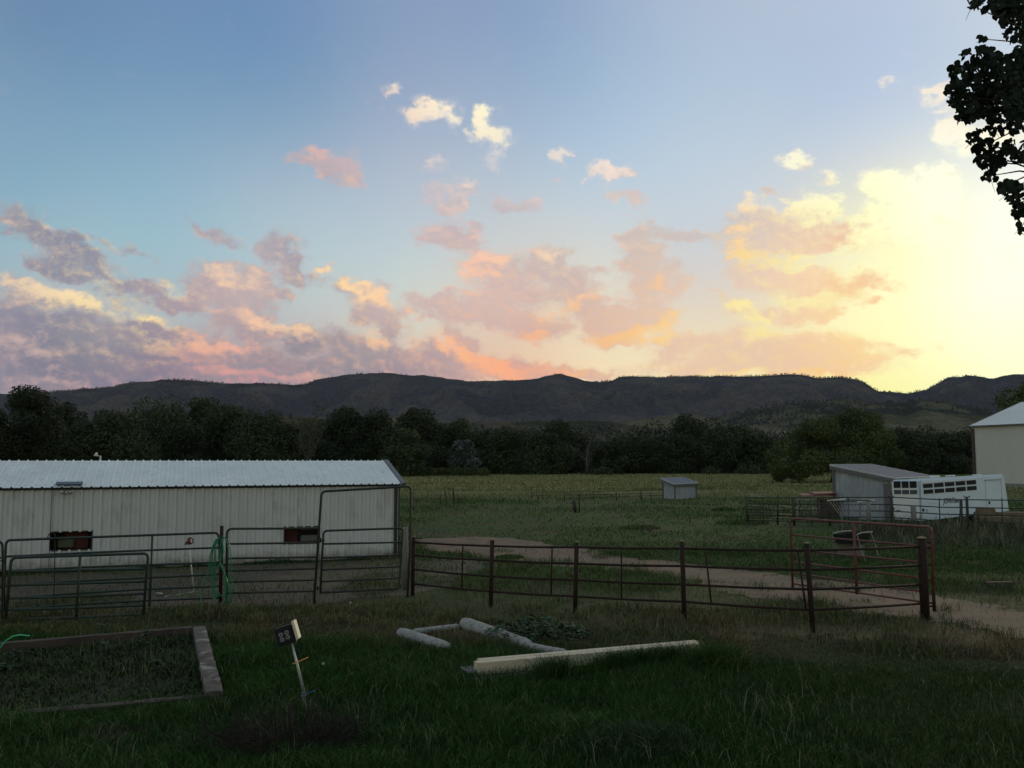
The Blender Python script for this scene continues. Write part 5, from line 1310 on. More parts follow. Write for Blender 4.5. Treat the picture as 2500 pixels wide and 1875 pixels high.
def smooth(pts, n=6):
    out = []
    for i in range(len(pts) - 1):
        p0, p1, p2, p3 = [pts[max(0, min(len(pts) - 1, j))] for j in (i - 1, i, i + 1, i + 2)]
        for k in range(n):
            t_ = k / n; out.append(0.5 * (2 * p1 + (p2 - p0) * t_ + (2 * p0 - 5 * p1 + 4 * p2 - p3) * t_ ** 2 + (3 * p1 - p0 - 3 * p2 + p3) * t_ ** 3))
    return out + [pts[-1]]
for k, L in enumerate(loops):
    P_ = [pls(*hk(*q)) + Vector((0, -.012 * k + hr.normal() * .02, 0)) for q in L]
    mb.tube(smooth(P_), .0105, 7)
mb.build('coil', M['hose'], hs, smooth=True)
b = G(992, 1440); t = P(989, 1287, b.y)
wp = thing('wooden_post', 'weathered grey wooden post between the walk gate and the arched frame', 'post', b)
mb = MB(); mb.tube([b, b.lerp(t, .5), t], [.085, .08, .065], 10); mb.build('post', M['grey_wood'], wp, smooth=True)
b = G(133, 1500); pk = Plane((100, 1500), (160, 1500)); pk.A = b
sh = thing('shepherd_hook', 'thin black shepherd hook standing among the green panels in front of the red window', 'hook', b)
mb = MB(); mb.tube(smooth([pk(116, 1313), pk(119, 1306), pk(124, 1301), pk(130, 1302), pk(134, 1308), pk(134, 1330), pk(133, 1400), pk(131, 1490), pk(131, 1502)]), [.011] * 49, 7); mb.build('rod', M['black'], sh, smooth=True)
b = G(6, 1512); pk = Plane((0, 1512), (60, 1512)); pk.A = b
tp = thing('t_post', 'dark steel stake with a flat top at the left edge', 'post', b)
mb = MB(); mb.tube([pk(6, 1512), pk(7, 1370)], .022, 6); mb.box(pk(7, 1369), .09, .05, .02); mb.build('stake', M['black'], tp)
# yard hydrant
b = G(474, 1444); t = P(460.5, 1324, b.y)
hy = thing('yard_hydrant', 'yard hydrant with a red head on a thin white standpipe', 'hydrant', b)
mb = MB(); mb.tube([b, b.lerp(t, .93)], .016, 8); mb.build('standpipe', M['pale_pipe'], hy, smooth=True)
ph = Plane((440, 1444), (500, 1444)); ph.A = b.lerp(t, .5)
mb = MB(); mb.tube([ph(462.5, 1330), ph(461, 1322), ph(461, 1314)], [.04, .055, .04], 8); mb.build('head', M['red_paint'], hy, smooth=True)
mb = MB(); mb.tube(smooth([ph(459.5, 1315), ph(464, 1313), ph(470, 1316), ph(471, 1323), ph(468, 1327), ph(463, 1328)]), .014, 7); mb.build('handle', M['black'], hy, smooth=True)
mb = MB(); mb.tube([ph(460, 1321), ph(455, 1325), ph(453, 1330)], [.022, .022, .028], 7); mb.build('spout', M['black'], hy, smooth=True)
mb = MB(); a_, b_ = G(381, 1453), G(395, 1454); mb.tube([a_ + Z * .04, b_ + Z * .04], .03, 8)
tag(mb.build('pipe_offcut', M['pale_pipe'], None, smooth=True, origin=a_), 'short white pipe offcut lying on the barn yard dirt', 'pipe')
mb = MB(); hr = np.random.default_rng(6)
mb.tube(smooth([G(x, y, .03 + .01 * (i % 2)) for i, (x, y) in enumerate([(474, 1443), (462, 1447), (447, 1449), (430, 1453), (412, 1454), (400, 1458)])]), .010, 6)
mb.tube(smooth([G(478, 1444, .12), G(482, 1446, .10), G(481, 1450, .04), G(485, 1453, .02)]), .010, 6)
tag(mb.build('thin_hose', pmat('pale_green', (.16, .27, .17), (.11, .2, .12), 9, .5), None, smooth=True, origin=G(474, 1443)), 'thin pale green hose trailing over the ground from the white standpipe', 'hose')

# ---------------------------------------------------------------- corral on the right
plc = Plane((1824, 1281), (2440, 1296))
cf = thing('pipe_corral', 'dark five-rail pipe corral fence in front of the trailer and lean-to shed', 'fence', plc.A)
top = [(1820,1215),(1940,1215),(2176,1214),(2300,1220),(2362,1220),(2500,1221.5),(2800,1226)]
for k, (dl, dr) in enumerate(((0, 0), (15, 20), (29, 38), (42, 56), (55, 73))):
    pts = [plc(x, y + dl + (dr - dl) * (x - 1820) / 680.0) for x, y in top]
    mb = MB(); mb.tube(pts, .030, 6); mb.build('rail', M['dull_green_pipe'], cf, smooth=True)
for x, x2, ty, by, r in ((1820,1825,1211,1276,.04),(1899,1899,1210,1281,.045),(1937,1939,1216,1283,.07),(2024,2026,1214,1284,.05),(2119,2123,1226,1288,.10),(2175,2178,1213,1288,.055),(2229,2232,1234,1292,.12),(2346,2347,1221,1294,.07),(2360,2364,1214,1295,.065),(2560,2566,1220,1305,.07)):
    mb = MB(); mb.tube([plc(x2, by), plc(x, ty)], r * 1.05, 8); mb.build('post', M['dull_green_pipe'] if r < .08 else M['grey_wood'], cf, smooth=True)
for x, by in ((1862, 1277), (1980, 1283), (2071, 1282), (2293, 1290), (2446, 1296)):
    mb = MB(); mb.tube([plc(x, 1216), plc(x + 1.5, by)], .025, 6); mb.build('stay', M['dull_green_pipe'], cf, smooth=True)
for x in (2169, 2182, 2353, 2368):
    a_ = plc(2175 if x < 2200 else 2361, 1214); mb = MB(); mb.tube(smooth([a_, plc(x, 1211), plc(x + (3 if x % 2 else -3), 1216)]), .014, 6); mb.build('loop', M['black'], cf, smooth=True)
pli = Plane((1829, 1277), (1945, 1262)); 
ip = thing('pen_panel', 'dark slanting panel inside the left end of the pipe corral', 'fence panel', pli.A)
for (a_, b_) in (((1822,1221),(1945,1240)),((1822,1235),(1945,1249)),((1822,1250),(1945,1257)),((1824,1264),(1945,1264)),((1824,1222),(1829,1277)),((1856,1229),(1857,1273)),((1911,1235),(1911,1266))):
    mb = MB(); mb.tube([pli(*a_), pli(*b_)], .02, 6); mb.build('rail', M['dull_green_pipe'], ip, smooth=True)

# hay rack with slanting rods
Yh = 33.0
def pr(x, y, dy=0.0): return P(x, y, Yh + dy)
hb = P(2056, 1335, Yh); hb.z = 0
hf = thing('hay_rack', 'V-shaped wire hay rack with two white top bars in front of the corral', 'hay feeder', hb)
mb = MB(); mb.tube([pr(2020, 1222.5), pr(2064, 1219.5, .1)], .030, 7); mb.build('top_bar', M['pale_pipe'], hf, smooth=True)
mb = MB(); mb.tube([pr(2092, 1225.5), pr(2135, 1222.5, .1)], .030, 7); mb.build('top_bar', M['pale_pipe'], hf, smooth=True)
mb = MB(); mb.tube([pr(2022, 1223), pr(2092, 1225)], .018, 6); mb.tube([pr(2064, 1220), pr(2134, 1223)], .018, 6); mb.tube([pr(2058, 1262), pr(2098, 1264)], .02, 6); mb.each('frame_bar', M['black'], hf, smooth=True)
mb = MB()
for k in range(9):
    f = k / 8
    mb.tube([pr(2026 + 64 * f, 1225 + 2 * f, -.05), pr(2054 + 44 * f, 1262, .2)], .008, 4, caps=False)
    mb.tube([pr(2066 + 64 * f, 1222 + 2 * f, .5), pr(2054 + 44 * f, 1262, .2)], .008, 4, caps=False)
mb.each('rod', M['galv'], hf)
for x in (2056, 2100):
    g_ = Vector((P(x, 1335, Yh).x, Yh, 0)); mb = MB(); mb.tube([pr(x, 1226), g_], .028, 7); mb.build('leg', M['grey_trim'], hf, smooth=True)
# black trough on bent white tube legs
Yt = 28.2
tx = Vector((P(2085, 1370, Yt).x, Yt, 0))
tf = thing('trough_feeder', 'black feed trough hung in a bent white tube frame behind the red gate', 'feeder', tx)
q4 = lambda x, y, dy=0.0: P(2000 + x / 8.295, 1200 + y / 8.295, Yt + dy)
mb = MB(); mb.tube(smooth([q4(280, 845), q4(450, 810, .25), q4(650, 795, .55)]), .020, 7); mb.tube(smooth([q4(765, 870), q4(880, 835, .25), q4(1075, 820, .55)]), .022, 7)
mb.each('top_tube', M['worn_pipe'], tf, smooth=True)
mb = MB(); mb.tube(smooth([q4(765, 870), q4(790, 960), q4(860, 1200), q4(930, 1390), q4(990, 1480), q4(1090, 1450, .3), q4(1200, 1400, .55), q4(1170, 1200, .55), q4(1110, 1000, .55), q4(1075, 900, .55), q4(1040, 840, .55)]), .017, 7); mb.build('leg', M['worn_pipe'], tf, smooth=True)
mb = MB(); mb.tube(smooth([q4(262, 870), q4(262, 1100), q4(268, 1380), q4(300, 1445), q4(430, 1405, .3), q4(560, 1370, .55), q4(570, 1200, .55), q4(560, 1040, .55)]), .017, 7); mb.build('leg', M['grey_trim'], tf, smooth=True)
a_, b_, c_, d_ = q4(275, 868), q4(765, 885), q4(1040, 850, .6), q4(560, 830, .6)
mb = MB(); dn = -Z * .30
cc = (a_ + b_ + c_ + d_) / 4
lo_ = [p.lerp(cc, .18) + dn for p in (a_, b_, c_, d_)]
mb.add([a_, b_, c_, d_] + lo_, [(0, 1, 5, 4), (1, 2, 6, 5), (2, 3, 7, 6), (3, 0, 4, 7), (4, 5, 6, 7)]); mb.build('trough', M['black'], tf)
mb = MB(); mb.box(tx + Vector((.1, .5, .42)), .9, .05, .5); mb.build('backboard', M['grey_wood'], tf)

# rusty sheet-iron stack, white frame, bales
Yr = 49.0
rs = thing('iron_stack', 'pile of rusty red roofing sheets on posts left of the lean-to shed', 'sheet pile', Vector((P(2000, 1280, Yr).x, Yr, 0)))
for k, (x0, x1, y) in enumerate(((1960, 2024, 1212), (1990, 2044, 1207.5), (2004, 2042, 1210.5))):
    a_, b_ = P(x0, y, Yr + .2 * k), P(x1, y - 1.5, Yr + .3 * k); d_ = (b_ - a_).normalized()
    mb = MB(); mb.prism([a_, b_, b_ + Vector((.1, 1.3, .06)), a_ + Vector((.1, 1.3, .06))], Z * .05); mb.build('sheet', M['rust_sheet'] if 'rust_sheet' in M else M.setdefault('rust_sheet', pmat('rust_sheet', (.20, .07, .055), (.14, .05, .04), 3, .8)), rs)
for x in (1966, 2000, 2038):
    b_ = P(x, 1214, Yr + .5); mb = MB(); mb.tube([Vector((b_.x, b_.y, 0)), b_], .06, 7); mb.build('post', M['grey_wood'], rs, smooth=True)
mb = MB(); mb.box(Vector((P(2022, 1250, Yr + .6).x, Yr + .6, .55)), 1.0, .8, 1.1); mb.build('dark_crate', M['sleeper'], rs)
Yw = 46.0; wf_ = thing('white_frame', 'white square pipe frame standing inside the corral', 'frame', Vector((P(1965, 1262, Yw).x, Yw, 0)))
mb = MB(); mb.tube([P(1947, 1262, Yw), P(1947, 1219, Yw), P(1982, 1220, Yw), P(1982, 1262, Yw)], .025, 6); mb.build('frame', M['worn_pipe'], wf_)
bl = []
for k, (x0, x1, y0, y1, Yk, lb) in enumerate(((2391, 2432, 1241, 1264, 43.6, 'weathered tan hay bale nearest the trailer nose'), (2400, 2470, 1262, 1282, 43.2, 'tan hay bale lying low under the others at the corral rail'), (2438, 2520, 1251, 1268, 44.2, 'tan hay bale at the right edge behind the corral'))):
    a_, b_ = P(x0, y1, Yk), P(x1, y1, Yk); tz = P(x0, y0, Yk).z; z0 = max(.0, a_.z)
    a_.z = z0; b_.z = z0
    mb = MB(); mb.prism([a_, b_, b_ + Vector((.1, .55, 0)), a_ + Vector((.1, .55, 0))], Z * (tz - z0))
    tag(mb.build('hay_bale', M['hay'], None, origin=a_, bevel=.04), lb, 'hay bale', 'old hay bales beside the trailer')
# small fences out in the pasture
def tinyfence(name, label, cat, posts, Yp, rails=(), r=.045, mat='bark'):
    b_ = P(posts[0][0], 1200, Yp); t = thing(name, label, cat, Vector((b_.x, Yp, 0)))
    for x0, y0, x1, y1, *rr_ in posts:
        a_ = P(x0, y0, Yp); g_ = P(x1, y1, Yp); g_.z = 0; mb = MB(); mb.tube([g_, a_], rr_[0] if rr_ else r, 6); mb.build('post', M[mat], t, smooth=True)
    for q in rails: mb = MB(); mb.tube([P(x, y, Yp) for x, y in q], .02, 5); mb.build('rail', M['dull_green_pipe'], t)
    return t
tinyfence('old_fence', 'row of leaning grey wooden posts in the pasture right of the barn corner', 'fence', [(1074,1205,1076,1224),(1087,1197,1090,1225),(1106,1191,1109,1229,.07),(1117,1205,1118,1229),(1124,1216,1121,1229),(1219,1210,1220,1222,.025),(1267,1210,1268,1222,.025),(1312,1209,1313,1219,.025),(1359,1208,1360,1221,.025)], 66.0, [[(1000,1218),(1075,1217)]])
tinyfence('pasture_gate', 'small thin pipe gate standing in the middle of the pasture', 'gate', [(1298,1190,1299,1215,.03),(1325,1189,1325,1215,.03)], 74.0, [[(1297,1190),(1326,1189)],[(1297,1203),(1326,1202)],[(1299,1210),(1325,1209)]], mat='dull_green_pipe')
tinyfence('wire_fence', 'faint thin-rail fence running to the field shelter', 'fence', [(1378,1201,1378,1240,.04),(1448,1199,1449,1219,.03),(1505,1201,1506,1220,.03),(1565,1195,1566,1218,.045),(1590,1200,1590,1217,.03)], 71.0, [[(1326,1202),(1450,1200),(1620,1196)],[(1380,1209),(1450,1208),(1620,1203)],[(1380,1217),(1620,1209)]], mat='dull_green_pipe')
tinyfence('stump_posts', 'cluster of broken dark posts with a dry weed in the pasture', 'posts', [(1400,1224,1404,1250,.06),(1404,1224,1407,1252,.05),(1415,1205,1414,1253,.05),(1397,1225,1402,1240,.03)], 55.0)

# ---------------------------------------------------------------- near lawn things
def beam(mb, a, b, w, h, side=None):
    """squared timber from a to b (bottom centre line)"""
    a, b = Vector(a), Vector(b); d = (b - a).normalized(); s = d.cross(Z).normalized() * w / 2; up = s.cross(d).normalized() * h
    if up.z < 0: up = -up
    mb.prism([a - s, a + s, a + s + up, a - s + up], b - a)
# raised bed of sleepers
bed = thing('raised_bed', 'sunken garden bed edged with old dark railway sleepers and full of weeds', 'garden bed', G(486, 1680))
k0_, k1_ = G(486, 1529, .2), G(524, 1688, .2); k0_.z = 0; k1_.z = 0
def rough_beam(name, a, b, w, h, mat, seed, parent):
    rr = np.random.default_rng(seed); a, b = Vector(a), Vector(b); L = (b - a).length; n = max(6, int(L / .12)); d = (b - a).normalized(); s = d.cross(Z).normalized()
    vs, fs = [], []
    for i in range(n + 1):
        p = a + d * L * i / n; j = lambda k: rr.normal() * k * .45
        vs += [p - s * (w / 2 + j(.006)) - Z * .05, p - s * (w / 2 + j(.008)) + Z * (h + j(.008)), p - s * w * .2 + Z * (h + .006 + j(.007)), p + s * w * .2 + Z * (h + .006 + j(.007)), p + s * (w / 2 + j(.008)) + Z * (h + j(.008)), p + s * (w / 2 + j(.006)) - Z * .05]
    for i in range(n):
        for k in range(5): fs.append((i * 6 + k, i * 6 + k + 1, (i + 1) * 6 + k + 1, (i + 1) * 6 + k))
    fs += [tuple(range(6))[::-1], tuple(range(n * 6, n * 6 + 6))]
    mb = MB(); mb.add(vs, fs); return mb.build(name, mat, parent)
rough_beam('sleeper', k0_, k1_, .22, .20, M['worn_sleeper'], 1, bed)
pa, pb = k0_ - (k1_ - k0_).normalized() * -.05, G(-420, 1606, .2); pb.z = 0
rough_beam('sleeper', pa + Vector((-.14, 0, 0)), pb, .16, .20, M['sleeper'], 2, bed)
qa, qb = G(502, 1698, .1), G(-420, 1780, .1); qa.z = qb.z = 0
rough_beam('sleeper', qa, qb, .18, .10, M['sleeper'], 3, bed)
mb = MB(); mb.quad(pa + Z * .012, pb + Z * .012, qb + Z * .012, qa + Z * .012); mb.build('bed_soil', M['bed_soil'], bed)
BED = [(p.x, p.y) for p in (pa, pb, qb, qa)]
# weeds in the bed (each a leafy stem)
wr = np.random.default_rng(14)
def weed(x, y, h, seed, name, label, cat, group, mat='dock_leaf', n=26, L=.10):
    rr = np.random.default_rng(seed); t = thing(name, label, cat, (x, y, 0), group); vsx, fsx, tt = [], [], []
    mb = MB(); mb.tube([(x, y, 0), (x + rr.normal() * .03, y, h * .6), (x + rr.normal() * .05, y, h)], [.008, .006, .003], 5, caps=False); mb.build('stem', M[mat], t)
    for k in range(n):
        z = h * rr.uniform(.25, 1.0); a = rr.uniform(0, 6.28); c = Vector((x, y, z)); d = Vector((math.cos(a), math.sin(a), rr.uniform(-.1, .7))).normalized()
        s = d.cross(Z).normalized(); l = L * rr.uniform(.6, 1.5); w = l * .22; b0 = len(vsx)
        vsx += [c, c + d * l * .45 + s * w, c + d * l + Z * -.02, c + d * l * .45 - s * w]; fsx.append((b0, b0 + 1, b0 + 2, b0 + 3)); tt += [rr.random()] * 4
    np_mesh('leaves', np.array([tuple(v) for v in vsx]), np.array(fsx), M[mat], parent=t, attr=np.array(tt))
    return t
WL = ['tallest leafy weed at the back of the garden bed against the dark sleeper', 'leafy weed near the right end of the garden bed', 'weed in the middle of the garden bed with a pale leaf', 'small weed at the left of the garden bed', 'bushy weed at the front right of the garden bed', 'low weed at the far left of the garden bed']
for k, (x, y, h) in enumerate(((250, 1573, .34), (352, 1590, .34), (258, 1608, .26), (40, 1620, .22), (385, 1650, .26), (15, 1650, .18))):
    g_ = G(x, y); weed(g_.x, g_.y, h, 60 + k, 'weed', WL[k], 'plant', 'leafy weeds in the garden bed', L=.12)

# bright green hose end arching in at the left edge
mb = MB(); b_ = G(-40, 1640)
pk = Plane((-40, 1640), (100, 1640)); pk.A = b_
mb.tube(smooth([pk(-60, 1655), pk(-20, 1603), pk(0, 1581), pk(14, 1565), pk(32, 1554), pk(50, 1550.5), pk(72, 1552.5)]), .011, 8)
tag(mb.build('hose_end', M['bright_hose'], None, smooth=True, origin=b_), 'bright green hose end arching over the garden bed at the left edge', 'hose')

# outlet box on a leaning stake
b = G(753, 1752); pk = Plane((700, 1752), (800, 1752)); pk.A = b
z7 = lambda x, y: (660 + x / 6.379, 1500 + y / 6.379)
ob = thing('outlet_stake', 'black outdoor outlet box with four sockets on a leaning wooden stake', 'outlet post', b)
mb = MB(); a_, c_ = pk(*z7(322, 425), -.02), pk(*z7(530, 1270), -.02); d_ = (c_ - a_).normalized()
mb.tube([a_, c_], [.013, .022], 8); st = mb.build('conduit', M['galv'], ob, smooth=True)
mb = MB(); mb.tube([pk(*z7(505, 1200), .035), pk(*z7(605, 1590), .035), Vector(b) + Z * -.05], [.020, .015, .004], 6); mb.build('stake', M['grey_wood'], ob)
X_ = (pk(*z7(325, 175)) - pk(*z7(125, 245))).normalized(); X_ = (pk(*z7(370, 390)) - pk(*z7(170, 455))).normalized()
Y_ = pk.n.cross(X_).normalized(); Y_ = Y_ if Y_.z > 0 else -Y_
cbx = pk(*z7(245, 322))
mb = MB(); mb.box(cbx, .235, .10, .235, X_, pk.n, Y_); bx = mb.build('outlet_box', M['black'], ob, bevel=.008)
mb = MB(); mb.box(cbx + pk.n * .055, .20, .012, .165, X_, pk.n, Y_); fp = mb.build('face_plate', M['window_dark'], bx)
for i, (x, y) in enumerate(((182, 305), (203, 378), (273, 268), (293, 340))):
    c_ = pk(*z7(x, y), .062); m_ = MB()
    ring = [c_ + X_ * math.cos(k * .3927) * .024 + Y_ * math.sin(k * .3927) * .023 for k in range(16)]
    m_.tube(ring + [ring[0]], .0055, 6); m_.box(c_ + pk.n * .002 + X_ * .007, .007, .004, .030, X_, pk.n, Y_); m_.box(c_ - X_ * .009 + Y_ * .006, .005, .004, .014, X_, pk.n, Y_)
    m_.build('socket', M['socket'], bx)
mb = MB(); mb.box(cbx + X_ * .155 + pk.n * .03 + Y_ * .035, .035, .13, .235, X_, pk.n, Y_); mb.build('lid', M['cream'], ob)
c_ = z7(395, 742)
mb = MB(); mb.tube([pk(*z7(358, 763), .03), pk(*z7(400, 742), .05), pk(*z7(600, 655), .05)], .0075, 6); mb.build('cable_tie', M['orange'], ob)
mb = MB(); mb.tube([pk(*z7(510, 1250), .03), pk(*z7(560, 1225), .05), pk(*z7(706, 1168), .05)], .0065, 6); mb.tube([pk(*z7(500, 1262), .045), pk(*z7(548, 1240), .05)], .01, 6); mb.build('cable_tie', M['blue'], ob)

# weathered logs
o2 = lambda x, y: (900 + x / 2.602, 1460 + y / 2.602)
def logm(name, label, p, q, r, seed):
    rr = np.random.default_rng(seed); a, b = G(*p), G(*q); a.z = r * .75; b.z = r * .75
    n = 14; pts = [a.lerp(b, i / n) + Vector((rr.normal() * .002, rr.normal() * .002, rr.normal() * .002)) for i in range(n + 1)]
    mb = MB(); mb.tube(pts, [r * (1 + rr.normal() * .012) * (.80 if i in (0, n) else 1) * (1 - .1 * i / n) for i in range(n + 1)], 12)
    tag(mb.build('log', M['log'], None, smooth=True, origin=a), label, 'log', 'weathered logs laid out on the lawn')
logm('log', 'short grey weathered log at the left of the lawn square', o2(200, 250), o2(500, 345), .110, 1)
logm('log', 'thin grey log at the back joining the two thicker logs', o2(285, 240), o2(570, 203), .075, 2)
logm('log', 'long thick weathered log sloping down towards the pale new lumber', o2(605, 195), o2(1020, 345), .135, 3)
logm('log', 'last grey log that ends under the pale new lumber', o2(1000, 345), o2(1250, 388), .10, 4)
# new lumber
LB = [(1162, 1661), (1701, 1598)]
a_, b_ = G(*LB[0]), G(*LB[1])
b_ = a_ + (b_ - a_).normalized() * 4.12
d_ = (b_ - a_).normalized(); s_ = Vector((-d_.y, d_.x, 0)); s_ = s_ if s_.y > 0 else -s_
dt_ = (d_ - Z * .018).normalized(); zt_ = dt_.cross(s_).normalized(); zt_ = zt_ if zt_.z > 0 else -zt_
GL = 'new boards and old timbers stacked on the lawn'
mb = MB(); mb.box(a_ + d_ * .55 + Z * .03 - s_ * .17, 1.5, .16, .10, d_, s_, Z)
tag(mb.build('old_timber', M['sleeper'], None, origin=a_, bevel=.01), 'old dark timber half buried at the foot of the pale new boards', 'timber', GL)
mb = MB(); mb.box(a_.lerp(b_, .5) + Z * .135 + s_ * .02, (b_ - a_).length, .145, .19, dt_, s_, zt_)
tag(mb.build('board', M['fresh_wood'], None, origin=a_, bevel=.006), 'thick pale new board at the front of the lumber stack', 'board', GL)
mb = MB(); mb.box(a_.lerp(b_, .5) + Z * .128 + s_ * .20 + d_ * .12, (b_ - a_).length, .14, .185, dt_, s_, zt_)
tag(mb.build('board', M['fresh_wood'], None, origin=a_, bevel=.006), 'pale new board at the back of the lumber stack', 'board', GL)
mb = MB(); mb.box(a_ + Z * .14 - d_ * .05 + s_ * .12, .20, .32, .03, d_, s_, Z)
tag(mb.build('plank_scrap', M['grey_wood'], None, origin=a_, bevel=.004), 'grey scrap of plank poking out at the left end of the lumber stack', 'plank', GL)

# low concrete slab-like plank and rope beside the path at the right
mb = MB(); a_, b_ = G(2180, 1389), G(2452, 1426)
mb.tube([G(2184, 1389, .30), a_.lerp(b_, .5) + Z * .25, G(2450, 1427, .12)], .006, 4)
tag(mb.build('rope', M['hay'], None, origin=a_), 'thin tan rope stretched low above the ground right of the red gate', 'rope')
mb = MB(); c_ = G(2440, 1434); mb.box(c_ + Z * .07, .75, .16, .15, (1, .15, 0), (-.15, 1, 0)); tag(mb.build('timber_block', M['sleeper'], None, origin=c_, bevel=.01), 'short dark timber lying where the low rope ends', 'timber')

# ---------------------------------------------------------------- grass
def fnoise(x, y, s, seed): return fbmn(x * s + 40.3, y * s + 17.7, seed, 4)
def blades(name, label, x, y, h, w, lean, rr, mat, cat='grass', bend=.5):
    n = len(x); a = rr.uniform(0, 2 * math.pi, n); la = rr.uniform(0, 2 * math.pi, n); l = lean * rr.uniform(.3, 1.0, n) * h
    dx, dy = np.cos(a) * w / 2, np.sin(a) * w / 2; lx, ly = np.cos(la) * l, np.sin(la) * l
    V = np.zeros((n, 5, 3))
    V[:, 0] = np.stack([x - dx, y - dy, np.full(n, -.01)], -1); V[:, 1] = np.stack([x + dx, y + dy, np.full(n, -.01)], -1)
    V[:, 2] = np.stack([x + dx * .8 + lx * .35, y + dy * .8 + ly * .35, h * .6], -1); V[:, 3] = np.stack([x - dx * .8 + lx * .35, y - dy * .8 + ly * .35, h * .6], -1)
    V[:, 4] = np.stack([x + lx, y + ly, h * (1 - .25 * lean)], -1)
    b = np.arange(n) * 5
    F = np.concatenate([np.stack([b, b + 1, b + 2], -1), np.stack([b, b + 2, b + 3], -1), np.stack([b + 3, b + 2, b + 4], -1)])
    o = np_mesh(name, V.reshape(-1, 3), F, mat, attr=np.repeat(rr.random(n), 5)); return tag(o, label, cat, kind='stuff')
gr = np.random.default_rng(99)
def field_points(n, y0, y1, mfac=.64, p=1.0):
    y = y0 + (y1 - y0) * gr.random(n) ** p; x = (gr.random(n) * 2 - 1) * (mfac * y + .8); return x, y
def lawn_edge(x):   # where the lush lawn gives way to the dry strip
    return np.interp(x, [-12, -6.5, -3.5, 0, 4, 8, 12], [18.3, 18.6, 18.4, 17.6, 16.6, 15.2, 14.0])
keepouts = [BED]
# lush lawn
x, y = field_points(520000, 8.7, 19.5, p=1.0)
e = lawn_edge(x) + (fnoise(x, y, .7, 3) - .5) * 3
dn = fnoise(x, y, .55, 9)
right = np.clip((x - 1.0) / 7.0, 0, 1)
keep = (gr.random(len(x)) < (.35 + .65 * dn * 1.5) * (1 - .35 * right)) & (y < e) & ~inside(BED, x, y) & ~inside(PATH, x, y)
x, y = x[keep], y[keep]; dn = dn[keep]; right = right[keep]
h = (.10 + .26 * np.clip((fnoise(x, y, .8, 21) - .25) * 1.8, 0, 1.1)) * gr.uniform(.55, 1.25, len(x)) * (1 - .55 * right)
near_path = np.clip((lawn_edge(x) - y) / 3.0, .35, 1); h *= near_path
blades('lawn_grass', 'long lush green grass of the near lawn', x, y, h, gr.uniform(.005, .011, len(x)), .75, gr, M['blade'])
# dry strip along the fence and yard
x, y = field_points(420000, 13.2, 32, p=1.0)
e = lawn_edge(x) + (fnoise(x, y, .7, 3) - .5) * 3
dn = fnoise(x, y, .5, 33)
iny, inp = inside(YARD, x, y), inside(PATH, x, y)
edge_ = (fnoise(x, y, .9, 90) > .57) * 1.0
for dx_, dy_ in ((.45, 0), (-.45, 0), (0, .45), (0, -.45)): edge_ = np.maximum(edge_, (~inside(PATH, x + dx_, y + dy_)) * (fnoise(x, y, 2.2, 91) > .38))
pr_ = np.clip((dn - .26) * 2.8, .10, 1) * np.where(iny, .16, 1) * np.where(inp, .015 + .5 * edge_, 1)
pr_ = np.where(iny & (fnoise(x, y, .35, 44) > .56), .5, pr_)
keep = (gr.random(len(x)) < pr_) & (y > e - .6) & ~inside(BED, x, y)
x, y = x[keep], y[keep]
h = gr.uniform(.03, .12, len(x)) * (1 + .9 * (fnoise(x, y, 3.1, 15) > .52) + 1.2 * (fnoise(x, y, 1.1, 12) > .58))
blades('dry_grass', 'short dry yellowish grass along the fence and path', x, y, h, gr.uniform(.008, .016, len(x)), .9, gr, M['blade'])
# loose straw and litter on the dirt of the yard and the path
x, y = field_points(60000, 15, 40); k_ = (inside(YARD, x, y) | inside(PATH, x, y)) & (gr.random(len(x)) < np.clip((fnoise(x, y, .8, 24) - .42) * 5, .03, 1)); x, y = x[k_], y[k_]
blades('straw_litter', 'loose straw and litter scattered over the dirt of the yard and path', x, y, gr.uniform(.02, .05, len(x)), gr.uniform(.012, .022, len(x)), 3.2, gr, M['litter'], 'litter')
# pasture
x, y = field_points(260000, 26, 105, p=1.35)
dn = fnoise(x, y, .16, 51)
pr_ = np.clip((dn - .25) * 2.4, .12, 1) * np.where(inside(PATH, x, y), .01, 1) * np.where(inside(YARD, x, y), .1, 1)
keep = gr.random(len(x)) < pr_
x, y = x[keep], y[keep]
h = (.035 + y * .0015) * gr.uniform(.6, 1.5, len(x)) * (1 + .8 * (fnoise(x, y, .35, 13) > .6))
blades('pasture_grass', 'uneven green pasture grass beyond the fence', x, y, h, .012 + y * .0006, .8, gr, M['pasture_blade'])
x, y = field_points(130000, 95, 205, mfac=.66, p=1.2)
h = .42 * gr.uniform(.5, 1.4, len(x)) * (.5 + fnoise(x, y, .08, 19))
blades('far_meadow_grass', 'tall tan meadow grass below the tree line', x, y, h, .14 * np.ones(len(x)), .6, gr, M['pasture_blade'])

o2p = lambda x, y: G(*o2(x, y))
